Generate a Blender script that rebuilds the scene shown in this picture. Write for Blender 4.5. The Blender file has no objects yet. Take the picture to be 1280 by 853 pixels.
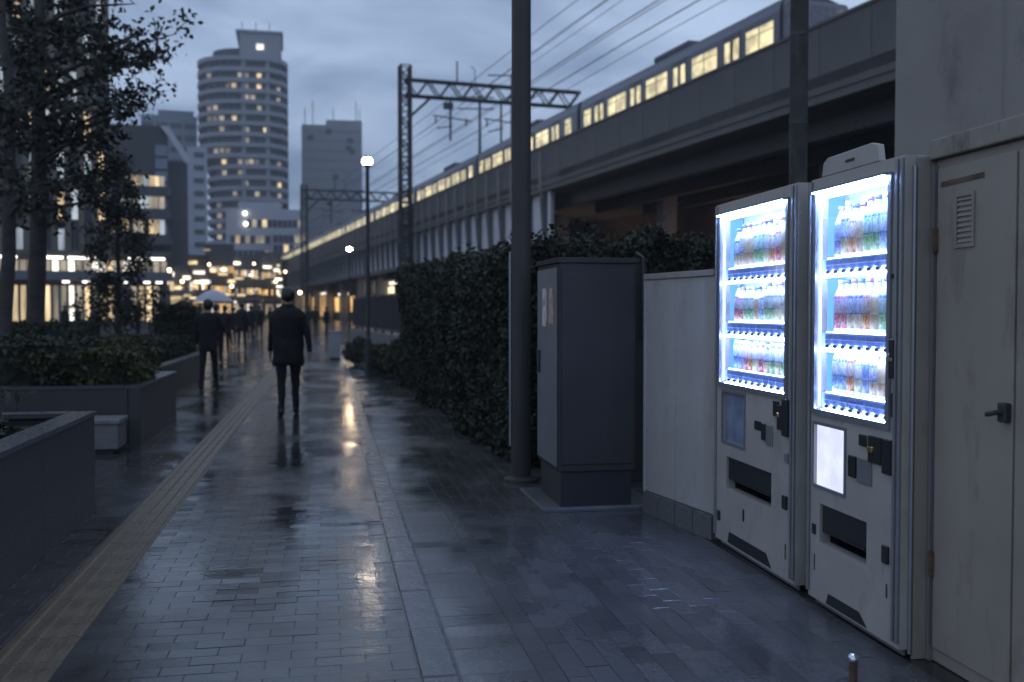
import bpy, bmesh, math, random
import numpy as np
from math import sin, cos, tan, atan, radians, degrees, pi, sqrt
from mathutils import Vector, Matrix

random.seed(7)
HAZE = .0008
RNG = np.random.default_rng(7)
SC = bpy.context.scene
COL = SC.collection

# ------------------------------------------------------------------ camera
FPX = 1244.0; CX, CY = 640.0, 426.5; CAMH = 1.42
YAW = atan((640 - 410) / FPX); PIT = atan((CY - 388) / FPX)
cd = bpy.data.cameras.new('camera')
cd.sensor_width = 36.0; cd.lens = 36.0 * FPX / 1280.0
cd.clip_start = 0.05; cd.clip_end = 3000
cd.dof.use_dof = True; cd.dof.focus_distance = 4.9; cd.dof.aperture_fstop = 2.0
cam = bpy.data.objects.new('camera', cd); COL.objects.link(cam)
cam.location = (0, 0, CAMH); cam.rotation_euler = (pi / 2 - PIT, 0, -YAW)
SC.camera = cam

# ------------------------------------------------------------------ sky, sun, exposure
SUN_EL, SUN_AZ = radians(3.0), radians(250)
w = bpy.data.worlds.new('World'); SC.world = w; w.use_nodes = True
nt = w.node_tree; N = nt.nodes; L = nt.links; N.clear()
out = N.new('ShaderNodeOutputWorld'); bg = N.new('ShaderNodeBackground')
sky = N.new('ShaderNodeTexSky'); sky.sky_type = 'NISHITA'; sky.sun_disc = False
sky.sun_elevation = SUN_EL; sky.sun_rotation = SUN_AZ; sky.air_density = 1.5; sky.ozone_density = 3.0
tc = N.new('ShaderNodeTexCoord'); sep = N.new('ShaderNodeSeparateXYZ')
L.new(tc.outputs['Generated'], sep.inputs[0])
mx = N.new('ShaderNodeMath'); mx.operation = 'MAXIMUM'; mx.inputs[1].default_value = 0.0
L.new(sep.outputs['Z'], mx.inputs[0])
ad = N.new('ShaderNodeMath'); ad.operation = 'ADD'; ad.inputs[1].default_value = 0.16
L.new(mx.outputs[0], ad.inputs[0])
dx = N.new('ShaderNodeMath'); dx.operation = 'DIVIDE'; dy = N.new('ShaderNodeMath'); dy.operation = 'DIVIDE'
L.new(sep.outputs['X'], dx.inputs[0]); L.new(ad.outputs[0], dx.inputs[1])
L.new(sep.outputs['Y'], dy.inputs[0]); L.new(ad.outputs[0], dy.inputs[1])
cmb = N.new('ShaderNodeCombineXYZ'); L.new(dx.outputs[0], cmb.inputs[0]); L.new(dy.outputs[0], cmb.inputs[1])
no = N.new('ShaderNodeTexNoise'); no.inputs['Scale'].default_value = 1.6; no.inputs['Detail'].default_value = 7
no.inputs['Roughness'].default_value = 0.58; no.inputs['Distortion'].default_value = 0.5
L.new(cmb.outputs[0], no.inputs['Vector'])
rp = N.new('ShaderNodeValToRGB')
rp.color_ramp.elements[0].position = 0.30; rp.color_ramp.elements[0].color = (1.75, 2.5, 4.05, 1)
rp.color_ramp.elements[1].position = 0.66; rp.color_ramp.elements[1].color = (4.8, 6.1, 8.3, 1)
L.new(no.outputs['Fac'], rp.inputs[0])
mixs = N.new('ShaderNodeMixRGB'); mixs.inputs[0].default_value = 0.96     # heavy cloud over the clear sky
L.new(sky.outputs[0], mixs.inputs[1]); L.new(rp.outputs[0], mixs.inputs[2])
bg.inputs['Strength'].default_value = 0.10
L.new(mixs.outputs[0], bg.inputs['Color']); L.new(bg.outputs[0], out.inputs['Surface'])
sl = bpy.data.lights.new('sun', 'SUN'); sl.energy = 0.06; sl.angle = radians(25); sl.color = (1, .86, .78)
so = bpy.data.objects.new('sun', sl); COL.objects.link(so)
so.rotation_euler = (pi / 2 - SUN_EL - radians(6), 0, -SUN_AZ + pi)

vs = SC.view_settings
SC.display_settings.display_device = 'sRGB'
vs.view_transform = 'Standard'; vs.look = 'None'; vs.gamma = 1.0; vs.exposure = 0.32; vs.use_curve_mapping = False
SC.render.engine = 'CYCLES'
cy = SC.cycles
cy.use_denoising = True
try: cy.denoiser = 'OPENIMAGEDENOISE'
except Exception: pass
cy.max_bounces = 7; cy.diffuse_bounces = 3; cy.glossy_bounces = 4; cy.transmission_bounces = 4; cy.transparent_max_bounces = 12
cy.sample_clamp_indirect = 6.0; cy.sample_clamp_direct = 0.0
cy.caustics_reflective = False; cy.caustics_refractive = False
cy.use_adaptive_sampling = True; cy.adaptive_threshold = 0.01

# ------------------------------------------------------------------ pixel helpers (a pixel gives a direction, the distance comes from what a thing stands on)
FW = np.array([sin(YAW) * cos(PIT), cos(YAW) * cos(PIT), -sin(PIT)])
RT = np.array([cos(YAW), -sin(YAW), 0.0]); UP = np.cross(RT, FW)
CAM = np.array([0, 0, CAMH])
def ray(u, v): return FW + RT * (u - CX) / FPX - UP * (v - CY) / FPX
def P(u, v, d): return CAM + ray(u, v) * d
def G(u, v, z=0.0):
    r = ray(u, v); return CAM + r * ((z - CAMH) / r[2])
def onplane(u, v, p0, n):
    r = ray(u, v); return CAM + r * (((p0 - CAM) @ n) / (r @ n))
def gxy(u, d):
    p = P(u, 388, d); return float(p[0]), float(p[1])

# ------------------------------------------------------------------ materials
MATS = {}
def mat(name, col, rough=0.6, metal=0.0, vary=0.25, scale=6.0, bump=0.0, bscale=60.0, spec=0.5, coat=0.0, grime=0.0, dirt=(0.03, 0.027, 0.022), stretch=(1, 1, 1), trans=0.0, rvar=0.0):
    if name in MATS: return MATS[name]
    m = bpy.data.materials.new(name); m.use_nodes = True
    nt = m.node_tree; N = nt.nodes; L = nt.links
    b = N['Principled BSDF']
    b.inputs['Roughness'].default_value = rough; b.inputs['Metallic'].default_value = metal
    b.inputs['Specular IOR Level'].default_value = spec; b.inputs['Coat Weight'].default_value = coat
    b.inputs['Coat Roughness'].default_value = 0.15
    tc = N.new('ShaderNodeTexCoord'); mp = N.new('ShaderNodeMapping'); mp.inputs['Scale'].default_value = stretch
    L.new(tc.outputs['Object'], mp.inputs[0])
    n = N.new('ShaderNodeTexNoise'); n.inputs['Scale'].default_value = scale; n.inputs['Detail'].default_value = 5
    L.new(mp.outputs[0], n.inputs['Vector'])
    r = N.new('ShaderNodeValToRGB')
    r.color_ramp.elements[0].position = 0.3; r.color_ramp.elements[1].position = 0.7
    lo = tuple(c * (1 - vary) for c in col); hi = tuple(min(1, c * (1 + vary)) for c in col)
    r.color_ramp.elements[0].color = (*lo, 1); r.color_ramp.elements[1].color = (*hi, 1)
    L.new(n.outputs['Fac'], r.inputs[0]); last = r.outputs[0]
    if grime > 0:
        n2 = N.new('ShaderNodeTexNoise'); n2.inputs['Scale'].default_value = scale * 2.3; n2.inputs['Detail'].default_value = 8
        n2.inputs['Roughness'].default_value = 0.7
        mp2 = N.new('ShaderNodeMapping'); mp2.inputs['Scale'].default_value = (1, 1, 0.3); mp2.inputs['Location'].default_value = (3, 5, 1)
        L.new(tc.outputs['Object'], mp2.inputs[0]); L.new(mp2.outputs[0], n2.inputs['Vector'])
        r2 = N.new('ShaderNodeValToRGB'); r2.color_ramp.elements[0].position = 0.55; r2.color_ramp.elements[1].position = 0.75
        r2.color_ramp.elements[0].color = (0, 0, 0, 1); r2.color_ramp.elements[1].color = (grime, grime, grime, 1)
        L.new(n2.outputs['Fac'], r2.inputs[0])
        mx = N.new('ShaderNodeMixRGB'); L.new(r2.outputs[0], mx.inputs[0]); L.new(last, mx.inputs[1]); mx.inputs[2].default_value = (*dirt, 1)
        last = mx.outputs[0]
    L.new(last, b.inputs['Base Color'])
    if rvar > 0:
        mr = N.new('ShaderNodeMapRange'); mr.inputs[3].default_value = max(0.02, rough - rvar); mr.inputs[4].default_value = rough + rvar
        mr.inputs[1].default_value = 0.3; mr.inputs[2].default_value = 0.7
        L.new(n.outputs['Fac'], mr.inputs[0]); L.new(mr.outputs[0], b.inputs['Roughness'])
    if bump > 0:
        n3 = N.new('ShaderNodeTexNoise'); n3.inputs['Scale'].default_value = bscale; n3.inputs['Detail'].default_value = 4
        L.new(mp.outputs[0], n3.inputs['Vector'])
        bp = N.new('ShaderNodeBump'); bp.inputs['Strength'].default_value = bump; bp.inputs['Distance'].default_value = 0.02
        L.new(n3.outputs['Fac'], bp.inputs['Height']); L.new(bp.outputs[0], b.inputs['Normal'])
    if trans > 0: b.inputs['Transmission Weight'].default_value = trans
    MATS[name] = m; return m

def emis(name, col, strength, vary=0.0, scale=3.0, base=(0.05, 0.05, 0.05), lo=0.35):
    if name in MATS: return MATS[name]
    m = bpy.data.materials.new(name); m.use_nodes = True
    nt = m.node_tree; N = nt.nodes; L = nt.links; b = N['Principled BSDF']
    b.inputs['Base Color'].default_value = (*base, 1); b.inputs['Roughness'].default_value = 0.3
    b.inputs['Emission Color'].default_value = (*col, 1); b.inputs['Emission Strength'].default_value = strength
    if vary > 0:                       # things standing in the lit room behind the pane
        tc = N.new('ShaderNodeTexCoord'); n = N.new('ShaderNodeTexNoise'); n.inputs['Scale'].default_value = scale; n.inputs['Detail'].default_value = 3
        oi = N.new('ShaderNodeObjectInfo'); av = N.new('ShaderNodeVectorMath'); av.operation = 'ADD'
        mulv = N.new('ShaderNodeMath'); mulv.operation = 'MULTIPLY'; mulv.inputs[1].default_value = 57
        L.new(oi.outputs['Random'], mulv.inputs[0]); L.new(tc.outputs['Object'], av.inputs[0]); L.new(mulv.outputs[0], av.inputs[1])
        L.new(av.outputs[0], n.inputs['Vector'])
        mr = N.new('ShaderNodeMapRange'); mr.inputs[1].default_value = 0.38; mr.inputs[2].default_value = 0.62
        mr.inputs[3].default_value = strength * lo; mr.inputs[4].default_value = strength
        L.new(n.outputs['Fac'], mr.inputs[0])
        m2 = N.new('ShaderNodeMapRange'); m2.inputs[3].default_value = 1 - vary; m2.inputs[4].default_value = 1 + vary * .5
        L.new(oi.outputs['Random'], m2.inputs[0])
        mm = N.new('ShaderNodeMath'); mm.operation = 'MULTIPLY'; L.new(mr.outputs[0], mm.inputs[0]); L.new(m2.outputs[0], mm.inputs[1])
        L.new(mm.outputs[0], b.inputs['Emission Strength'])
    MATS[name] = m; return m

def glass(name='clear_glass', tint=(0.97, 0.99, 1.0)):
    if name in MATS: return MATS[name]
    m = bpy.data.materials.new(name); m.use_nodes = True
    nt = m.node_tree; N = nt.nodes; L = nt.links; N.clear()
    o = N.new('ShaderNodeOutputMaterial'); t = N.new('ShaderNodeBsdfTransparent'); g = N.new('ShaderNodeBsdfGlossy')
    t.inputs[0].default_value = (*tint, 1); g.inputs['Roughness'].default_value = 0.03
    lw = N.new('ShaderNodeLayerWeight'); lw.inputs[0].default_value = .5
    pw_ = N.new('ShaderNodeMath'); pw_.operation = 'POWER'; pw_.inputs[1].default_value = 4.0; L.new(lw.outputs['Facing'], pw_.inputs[0])
    ma = N.new('ShaderNodeMath'); ma.operation = 'MULTIPLY_ADD'; ma.inputs[1].default_value = .6; ma.inputs[2].default_value = .025; L.new(pw_.outputs[0], ma.inputs[0])
    mx = N.new('ShaderNodeMixShader'); L.new(ma.outputs[0], mx.inputs[0]); L.new(t.outputs[0], mx.inputs[1]); L.new(g.outputs[0], mx.inputs[2])
    L.new(mx.outputs[0], o.inputs[0]); MATS[name] = m; return m

# ------------------------------------------------------------------ mesh helpers
class MB:
    def __init__(s): s.v = []; s.f = []
    def add(s, vs, fs):
        k = len(s.v); s.v += [tuple(map(float, p)) for p in vs]; s.f += [tuple(i + k for i in f) for f in fs]; return s
    def box(s, x0, x1, y0, y1, z0, z1):
        return s.add([(x0, y0, z0), (x1, y0, z0), (x1, y1, z0), (x0, y1, z0), (x0, y0, z1), (x1, y0, z1), (x1, y1, z1), (x0, y1, z1)],
                     [(0, 3, 2, 1), (4, 5, 6, 7), (0, 1, 5, 4), (1, 2, 6, 5), (2, 3, 7, 6), (3, 0, 4, 7)])
    def prism(s, poly, z0, z1):
        n = len(poly)
        vs = [(x, y, z0) for x, y in poly] + [(x, y, z1) for x, y in poly]
        fs = [tuple(range(n - 1, -1, -1)), tuple(range(n, 2 * n))] + [(i, (i + 1) % n, n + (i + 1) % n, n + i) for i in range(n)]
        return s.add(vs, fs)
    def yprism(s, poly, y0, y1):          # poly in x,z
        n = len(poly)
        vs = [(x, y0, z) for x, z in poly] + [(x, y1, z) for x, z in poly]
        fs = [tuple(range(n)), tuple(range(2 * n - 1, n - 1, -1))] + [(i, n + i, n + (i + 1) % n, (i + 1) % n) for i in range(n)]
        return s.add(vs, fs)
    def tube(s, pts, rad, n=8, cap=True):
        pts = [Vector(p) for p in pts]
        if not hasattr(rad, '__len__'): rad = [rad] * len(pts)
        rings = []; k0 = len(s.v); prev = None
        for i, p in enumerate(pts):
            t = (pts[min(i + 1, len(pts) - 1)] - pts[max(i - 1, 0)]).normalized()
            a = prev if prev is not None else (Vector((0, 0, 1)) if abs(t.z) < 0.9 else Vector((1, 0, 0)))
            e1 = (a - t * a.dot(t)); e1 = e1.normalized() if e1.length > 1e-6 else t.orthogonal().normalized()
            prev = e1; e2 = t.cross(e1)
            for j in range(n):
                an = 2 * pi * j / n; q = p + (e1 * cos(an) + e2 * sin(an)) * rad[i]; s.v.append(tuple(q))
        for i in range(len(pts) - 1):
            for j in range(n):
                a = k0 + i * n + j; b = k0 + i * n + (j + 1) % n; s.f.append((a, b, b + n, a + n))
        if cap:
            s.f.append(tuple(k0 + j for j in range(n - 1, -1, -1))); e = k0 + (len(pts) - 1) * n; s.f.append(tuple(e + j for j in range(n)))
        return s
    def bar(s, a, b, w=0.02):             # square bar
        return s.tube([a, b], w * 0.7071, 4)
    def lathe(s, prof, n=16, c=(0, 0, 0)):
        k0 = len(s.v)
        for r, z in prof:
            for j in range(n):
                an = 2 * pi * j / n; s.v.append((c[0] + r * cos(an), c[1] + r * sin(an), c[2] + z))
        for i in range(len(prof) - 1):
            for j in range(n):
                a = k0 + i * n + j; b = k0 + i * n + (j + 1) % n; s.f.append((a, b, b + n, a + n))
        s.f.append(tuple(k0 + j for j in range(n - 1, -1, -1))); e = k0 + (len(prof) - 1) * n; s.f.append(tuple(e + j for j in range(n)))
        return s
    def sphere(s, c, r, n=12, m=8, sz=1.0):
        prof = [(max(1e-3, r * sin(pi * i / m)), -r * sz * cos(pi * i / m)) for i in range(m + 1)]
        return s.lathe(prof, n, c)
    def holes(s, x0, x1, z0, z1, y0, y1, hs):      # a slab facing -y with rectangular holes
        xs = sorted({x0, x1, *[h[0] for h in hs], *[h[1] for h in hs]}); zs = sorted({z0, z1, *[h[2] for h in hs], *[h[3] for h in hs]})
        inh = lambda cx, cz: any(h[0] < cx < h[1] and h[2] < cz < h[3] for h in hs) or not (x0 < cx < x1 and z0 < cz < z1)
        solid = lambda i, j: 0 <= i < len(xs) - 1 and 0 <= j < len(zs) - 1 and not inh((xs[i] + xs[i + 1]) / 2, (zs[j] + zs[j + 1]) / 2)
        for i in range(len(xs) - 1):
            for j in range(len(zs) - 1):
                if not solid(i, j): continue
                a, b, c, d = xs[i], xs[i + 1], zs[j], zs[j + 1]
                s.add([(a, y0, c), (b, y0, c), (b, y0, d), (a, y0, d)], [(0, 1, 2, 3)])
                s.add([(a, y1, c), (b, y1, c), (b, y1, d), (a, y1, d)], [(3, 2, 1, 0)])
                if not solid(i - 1, j): s.add([(a, y0, c), (a, y0, d), (a, y1, d), (a, y1, c)], [(0, 1, 2, 3)])
                if not solid(i + 1, j): s.add([(b, y0, c), (b, y0, d), (b, y1, d), (b, y1, c)], [(3, 2, 1, 0)])
                if not solid(i, j - 1): s.add([(a, y0, c), (b, y0, c), (b, y1, c), (a, y1, c)], [(3, 2, 1, 0)])
                if not solid(i, j + 1): s.add([(a, y0, d), (b, y0, d), (b, y1, d), (a, y1, d)], [(0, 1, 2, 3)])
        return s
    def mesh(s, name, m=None, smooth=False):
        me = bpy.data.meshes.new(name); me.from_pydata(s.v, [], s.f); me.update()
        if m: me.materials.append(m)
        if smooth: me.polygons.foreach_set('use_smooth', [True] * len(me.polygons))
        return me
    def build(s, name, m, parent=None, smooth=False, bevel=0.0, loc=None):
        o = link(name, s.mesh(name, m, smooth), parent, loc)
        if bevel > 0:
            bv = o.modifiers.new('bevel', 'BEVEL'); bv.width = bevel; bv.segments = 2; bv.limit_method = 'ANGLE'
        return o
def link(name, data, parent=None, loc=None, rot=None, scale=None):
    o = bpy.data.objects.new(name, data); COL.objects.link(o)
    if parent is not None: o.parent = parent
    if loc is not None: o.location = tuple(float(c) for c in loc)
    if rot is not None: o.rotation_euler = rot
    if scale is not None: o.scale = scale
    return o
def tag(o, label=None, cat=None, group=None, kind=None):
    if label: o['label'] = label
    if cat: o['category'] = cat
    if group: o['group'] = group
    if kind: o['kind'] = kind
    return o
def thing(name, label, cat, loc=(0, 0, 0), rotz=0.0, group=None):
    o = link(name, None, None, loc); o.rotation_euler = (0, 0, rotz); o.empty_display_size = 0.2
    return tag(o, label, cat, group)
def copy_tree(o, parent=None):
    c = o.copy(); COL.objects.link(c); c.parent = parent
    for ch in list(o.children): copy_tree(ch, c)
    return c

UNIT = {}
def unit_box(m):
    if m.name not in UNIT: UNIT[m.name] = MB().box(-.5, .5, -.5, .5, -.5, .5).mesh('piece', m)
    return UNIT[m.name]
def piece(name, m, parent, c, s, rot=None):          # a box that shares its mesh with alike pieces
    return link(name, unit_box(m), parent, c, rot, s)

# ------------------------------------------------------------------ colours
concrete = mat('concrete', (.27, .24, .212), .8, vary=.15, scale=1.2, bump=.2, bscale=30, grime=.55, dirt=(.09, .088, .085))
concrete_d = mat('viaduct_concrete', (.125, .118, .112), .85, vary=.15, scale=.4, grime=.35, dirt=(.1, .1, .1))
white_metal = mat('white_machine_paint', (.41, .38, .345), .42, vary=.10, scale=3, grime=.7, dirt=(.22, .19, .16), bump=.02, bscale=20)
cream_metal = mat('old_cream_paint', (.30, .262, .22), .6, vary=.08, scale=3, grime=.7, dirt=(.16, .12, .09), bump=.05, bscale=25)
trim_metal = mat('grey_trim_metal', (.30, .30, .31), .35, metal=.5, vary=.1, grime=.2)
dark_steel = mat('dark_steel', (.045, .045, .05), .5, metal=.3, vary=.2)
black_plastic = mat('black_plastic', (.02, .02, .022), .35, vary=.1)
grey_cab = mat('grey_cabinet_paint', (.036, .032, .0275), .7, vary=.15, scale=2, spec=.2, grime=.4, dirt=(.08, .07, .06))
brass = mat('brass', (.55, .38, .12), .3, metal=.9)
rust = mat('rusty_steel', (.12, .075, .05), .8, vary=.4, scale=14)
gl = glass()

# ================================================================== GROUND
ground = MB(); ground.add([(-950, -60, -.05), (950, -60, -.05), (950, 1000, -.05), (-950, 1000, -.05)], [(0, 1, 2, 3)])
asph = mat('wet_asphalt', (.045, .045, .048), .28, vary=.3, scale=.6, bump=.15, bscale=40, rvar=.14)
tag(ground.build('ground', asph), kind='structure')

def wet_brick(name, base=(.036, .0345, .034), far=False, spec=.55, r0=.055, r1=.27):
    m = bpy.data.materials.new(name); m.use_nodes = True
    nt = m.node_tree; N = nt.nodes; L = nt.links; b = N['Principled BSDF']
    geo = N.new('ShaderNodeNewGeometry')
    n1 = N.new('ShaderNodeTexNoise'); n1.inputs['Scale'].default_value = 1.5; n1.inputs['Detail'].default_value = 5   # where water lies
    mp = N.new('ShaderNodeMapping'); mp.inputs['Scale'].default_value = (1.0, .55, 1)
    L.new(geo.outputs['Position'], mp.inputs[0]); L.new(mp.outputs[0], n1.inputs['Vector'])
    mr = N.new('ShaderNodeMapRange'); mr.inputs[1].default_value = .36; mr.inputs[2].default_value = .62
    mr.inputs[3].default_value = r0; mr.inputs[4].default_value = r1
    L.new(n1.outputs['Fac'], mr.inputs[0]); L.new(mr.outputs[0], b.inputs['Roughness'])
    n2 = N.new('ShaderNodeTexNoise'); n2.inputs['Scale'].default_value = 38; n2.inputs['Detail'].default_value = 4
    L.new(geo.outputs['Position'], n2.inputs['Vector'])
    at = N.new('ShaderNodeAttribute'); at.attribute_name = 'rnd'
    ma = N.new('ShaderNodeMath'); ma.operation = 'MULTIPLY_ADD'; ma.inputs[1].default_value = .5
    L.new(n2.outputs['Fac'], ma.inputs[0]); 
    hv = N.new('ShaderNodeMath'); hv.operation = 'MULTIPLY'; hv.inputs[1].default_value = .24
    L.new(at.outputs['Fac'], hv.inputs[0]); L.new(hv.outputs[0], ma.inputs[2])
    r = N.new('ShaderNodeValToRGB')
    r.color_ramp.elements[0].position = .15; r.color_ramp.elements[0].color = (*[c * .5 for c in base], 1)
    r.color_ramp.elements[1].position = .8; r.color_ramp.elements[1].color = (*[c * 1.6 for c in base], 1)
    L.new(ma.outputs[0], r.inputs[0]); L.new(r.outputs[0], b.inputs['Base Color'])
    bp = N.new('ShaderNodeBump'); bp.inputs['Strength'].default_value = .16; bp.inputs['Distance'].default_value = .006
    n3 = N.new('ShaderNodeTexNoise'); n3.inputs['Scale'].default_value = 26; n3.inputs['Detail'].default_value = 6
    L.new(geo.outputs['Position'], n3.inputs['Vector'])
    if far:
        bt = N.new('ShaderNodeTexBrick'); bt.inputs['Scale'].default_value = 5; bt.inputs['Mortar Size'].default_value = .03
        bt.inputs['Color1'].default_value = (1, 1, 1, 1); bt.inputs['Color2'].default_value = (.7, .7, .7, 1); bt.inputs['Mortar'].default_value = (0, 0, 0, 1)
        L.new(geo.outputs['Position'], bt.inputs['Vector'])
        m2 = N.new('ShaderNodeMath'); m2.operation = 'MULTIPLY_ADD'; m2.inputs[1].default_value = .4
        L.new(bt.outputs['Color'], m2.inputs[0]); L.new(n3.outputs['Fac'], m2.inputs[2]); L.new(m2.outputs[0], bp.inputs['Height'])
    else:
        L.new(n3.outputs['Fac'], bp.inputs['Height'])
    L.new(bp.outputs[0], b.inputs['Normal'])
    b.inputs['Specular IOR Level'].default_value = spec
    return m
brick_m = wet_brick('wet_paving_brick')
brick_r = wet_brick('damp_paving_brick', (.074, .071, .068), spec=.5, r0=.08, r1=.36)
path_far = wet_brick('wet_paving_far', far=True)
joint_m = mat('wet_joint_sand', (.032, .031, .03), .22, vary=.3, scale=20)

KERB0, KERB1 = .345, .495; TAC0, TAC1 = -1.36, -1.06
Y0, Y1 = 2.6, 24.0
fp = MB(); fp.box(-9, 3.2, -2, 24.0, -.045, -.0025)
footpath = tag(fp.build('footpath', joint_m), kind='structure')
ff = MB(); ff.box(-14, 3.0, 24.0, 260, -.045, -.001)
tag(ff.build('path', path_far), kind='structure')

def brick_verts(w, d, h=.03, ch=.0012):
    x, y = w / 2, d / 2
    v = [(-x, -y, -h), (x, -y, -h), (x, y, -h), (-x, y, -h), (-x, -y, -ch), (x, -y, -ch), (x, y, -ch), (-x, y, -ch),
         (-x + ch, -y + ch, 0), (x - ch, -y + ch, 0), (x - ch, y - ch, 0), (-x + ch, y - ch, 0)]
    f = [(0, 1, 5, 4), (1, 2, 6, 5), (2, 3, 7, 6), (3, 0, 4, 7), (4, 5, 9, 8), (5, 6, 10, 9), (6, 7, 11, 10), (7, 4, 8, 11), (8, 9, 10, 11)]
    return np.array(v), f
bricks = []
def lay(x0, x1, y0, y1, bw, bd, off, gap=.0018):
    row = 0; y = y0
    while y < y1 - bd * .5:
        x = x0 - (bw * off if row % 2 else 0)
        while x < x1 - .02:
            a, b = max(x, x0), min(x + bw, x1)
            if b - a > .03: bricks.append(((a + b) / 2, y + bd / 2, b - a - gap, bd - gap))
            x += bw
        y += bd; row += 1
lay(TAC1 + .004, KERB0 - .004, Y0, Y1, .2, .1, .5)
lay(-5.4, TAC0 - .004, 4.0, Y1, .2, .1, .5)
lay(KERB1 + .004, .80, Y0, Y1, .3, .15, .0)
def lay_long(x0, x1, y0, y1, bw, bd, gap=.0022):      # long side along the path
    x = x0; c = 0
    while x < x1 - .02:
        y = y0 - (bd * .5 if c % 2 else 0)
        while y < y1:
            bricks.append((x + bw / 2, y + bd / 2, bw - gap, bd - gap)); y += bd
        x += bw; c += 1
lay_long(.80, 3.1, Y0, 20, .10, .20)
def visible(x, y):
    q = np.array([x, y, 0]) - CAM; d = q @ FW
    if d < .5: return -1
    u = CX + FPX * (q @ RT) / d; v = CY - FPX * (q @ UP) / d
    return d if (-20 < u < 1300 and v < 870) else -1
def hidden(x, y):                      # under planters, machines and fence
    return (x < -1.75 and y < 7.4) or (x < -2.1 and y < 13.4 and y > 10.5) or (x > 2.3 and y < 7)
order = []
for i, (x, y, wd, dd) in enumerate(bricks):
    d = visible(x, y)
    if d > 0 and not hidden(x, y): order.append((d, i))
order.sort(); single = {i for d, i in order[:300]}
variants = {}
def brick_mesh(wd, dd, mm):
    key = (round(wd, 3), round(dd, 3), random.randrange(8), mm.name)
    if key not in variants:
        v, f = brick_verts(wd, dd)
        me = bpy.data.meshes.new('brick'); me.from_pydata([tuple(p) for p in v], [], f); me.materials.append(mm)
        a = me.attributes.new('rnd', 'FLOAT', 'POINT'); a.data.foreach_set('value', [key[2] / 7.0] * len(v)); variants[key] = me
    return variants[key]
BV, BF, BR, BM = [], [], [], []
tilt = lambda: (random.gauss(0, .011), random.gauss(0, .003), random.gauss(0, .003))
for i, (x, y, wd, dd) in enumerate(bricks):
    rx, ry, rz = tilt(); rx *= .1 / max(dd, .1); ry *= .2 / max(wd, .2); z = .0006 + abs(random.gauss(0, .0007))
    if i in single:
        link('brick', brick_mesh(wd, dd, brick_r if x > KERB1 else brick_m), footpath, (x, y, z), (rx, ry, rz))
    else:
        if hidden(x, y): continue
        v, f = brick_verts(wd, dd); k = len(BV)
        for p in v: BV.append((x + p[0], y + p[1], z + p[2] + rx * p[1] - ry * p[0]))
        BF += [tuple(a + k for a in q) for q in f]; BM += [1 if x > KERB1 else 0] * len(f); BR += [random.random()] * len(v)
me = bpy.data.meshes.new('brick_paving'); me.from_pydata(BV, [], BF); me.materials.append(brick_m); me.materials.append(brick_r); me.polygons.foreach_set('material_index', BM)
a = me.attributes.new('rnd', 'FLOAT', 'POINT'); a.data.foreach_set('value', BR)
tag(link('brick_paving', me, footpath), kind='stuff')

# flush kerb of concrete stones
kerb_m = mat('kerb_concrete', (.085, .082, .083), .3, vary=.25, scale=9, bump=.04, bscale=70, rvar=.12)
kerb = tag(MB().box(KERB0, KERB1, 1.5, 40, -.04, -.013).build('kerb', joint_m), kind='structure')
ks = MB(); hw = (KERB1 - KERB0) / 2 - .003
vv, ffc = brick_verts(hw * 2, .594, .03, .006); ks.add(vv, ffc); ksm = ks.mesh('kerb_stone', kerb_m)
for k in range(58):
    link('kerb_stone', ksm, kerb, ((KERB0 + KERB1) / 2 + random.gauss(0, .001), 2.3 + .6 * k, .004 + random.gauss(0, .001)), (random.gauss(0, .0015), random.gauss(0, .004), 0))

# tactile guide strip: tiles with four raised bars
tac_m = mat('worn_yellow_tactile', (.10, .068, .034), .33, vary=.3, scale=5, bump=.15, bscale=80, grime=.6, dirt=(.05, .045, .04), rvar=.1)
tac = tag(MB().box(TAC0, TAC1, 1.5, 48, -.04, -.013).build('tactile_paving', joint_m), kind='structure')
tt = MB(); vv, ffc = brick_verts(.294, .294, .03, .004); tt.add(vv, ffc)
ttm = tt.mesh('tactile_tile', tac_m)
tb = MB()
for k in range(4):
    x = -.1125 + .075 * k
    tb.add([(x - .02, -.149, 0), (x + .02, -.149, 0), (x + .02, .149, 0), (x - .02, .149, 0), (x - .012, -.149, .008), (x + .012, -.149, .008), (x + .012, .149, .008), (x - .012, .149, .008)],
           [(4, 5, 6, 7), (0, 1, 5, 4), (1, 2, 6, 5), (2, 3, 7, 6), (3, 0, 4, 7)])
tbm = tb.mesh('guide_bar', tac_m)
for k in range(140):
    t = link('tactile_tile', ttm, tac, ((TAC0 + TAC1) / 2, 2.6 + .3 * k, .002 + random.gauss(0, .0004)), (random.gauss(0, .0012), random.gauss(0, .0015), 0))
    if k < 90: link('guide_bar', tbm, t)

# ================================================================== VENDING MACHINES
interior = mat('machine_interior_white', (.58, .68, .76), .35, vary=.03)
tube_m = emis('cold_tube', (.34, .44, 1.0), 66.0)
tube_soft = emis('cold_tube_side', (.22, .42, 1.0), 9.0)
tag_m = mat('price_tag_blue', (.20, .30, .60), .4, vary=.2, scale=60)
tagw_m = mat('price_tag_white', (.75, .78, .82), .4, vary=.05)
btn_m = mat('button_dark', (.025, .025, .03), .25, vary=.2)
btn_w = mat('button_bezel', (.5, .52, .56), .35, vary=.1)
fill_low = emis('added_low_fill', (.50, .60, 1.0), 17.0)  # fill strip, added to brighten the lower bottle fronts
spill_added = emis('added_spill_strip', (.24, .42, 1.0), 150.0)  # invented strip outside the pane, added for blue spill on the paving
side_glow = emis('added_side_glow', (.14, .42, 1.0), 1.25)  # glowing sheet in place of tube light falling on the side wall
back_fill = emis('added_back_fill', (.34, .48, 1.0), 1.7)  # glowing sheet added behind the drinks to brighten the display
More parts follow.
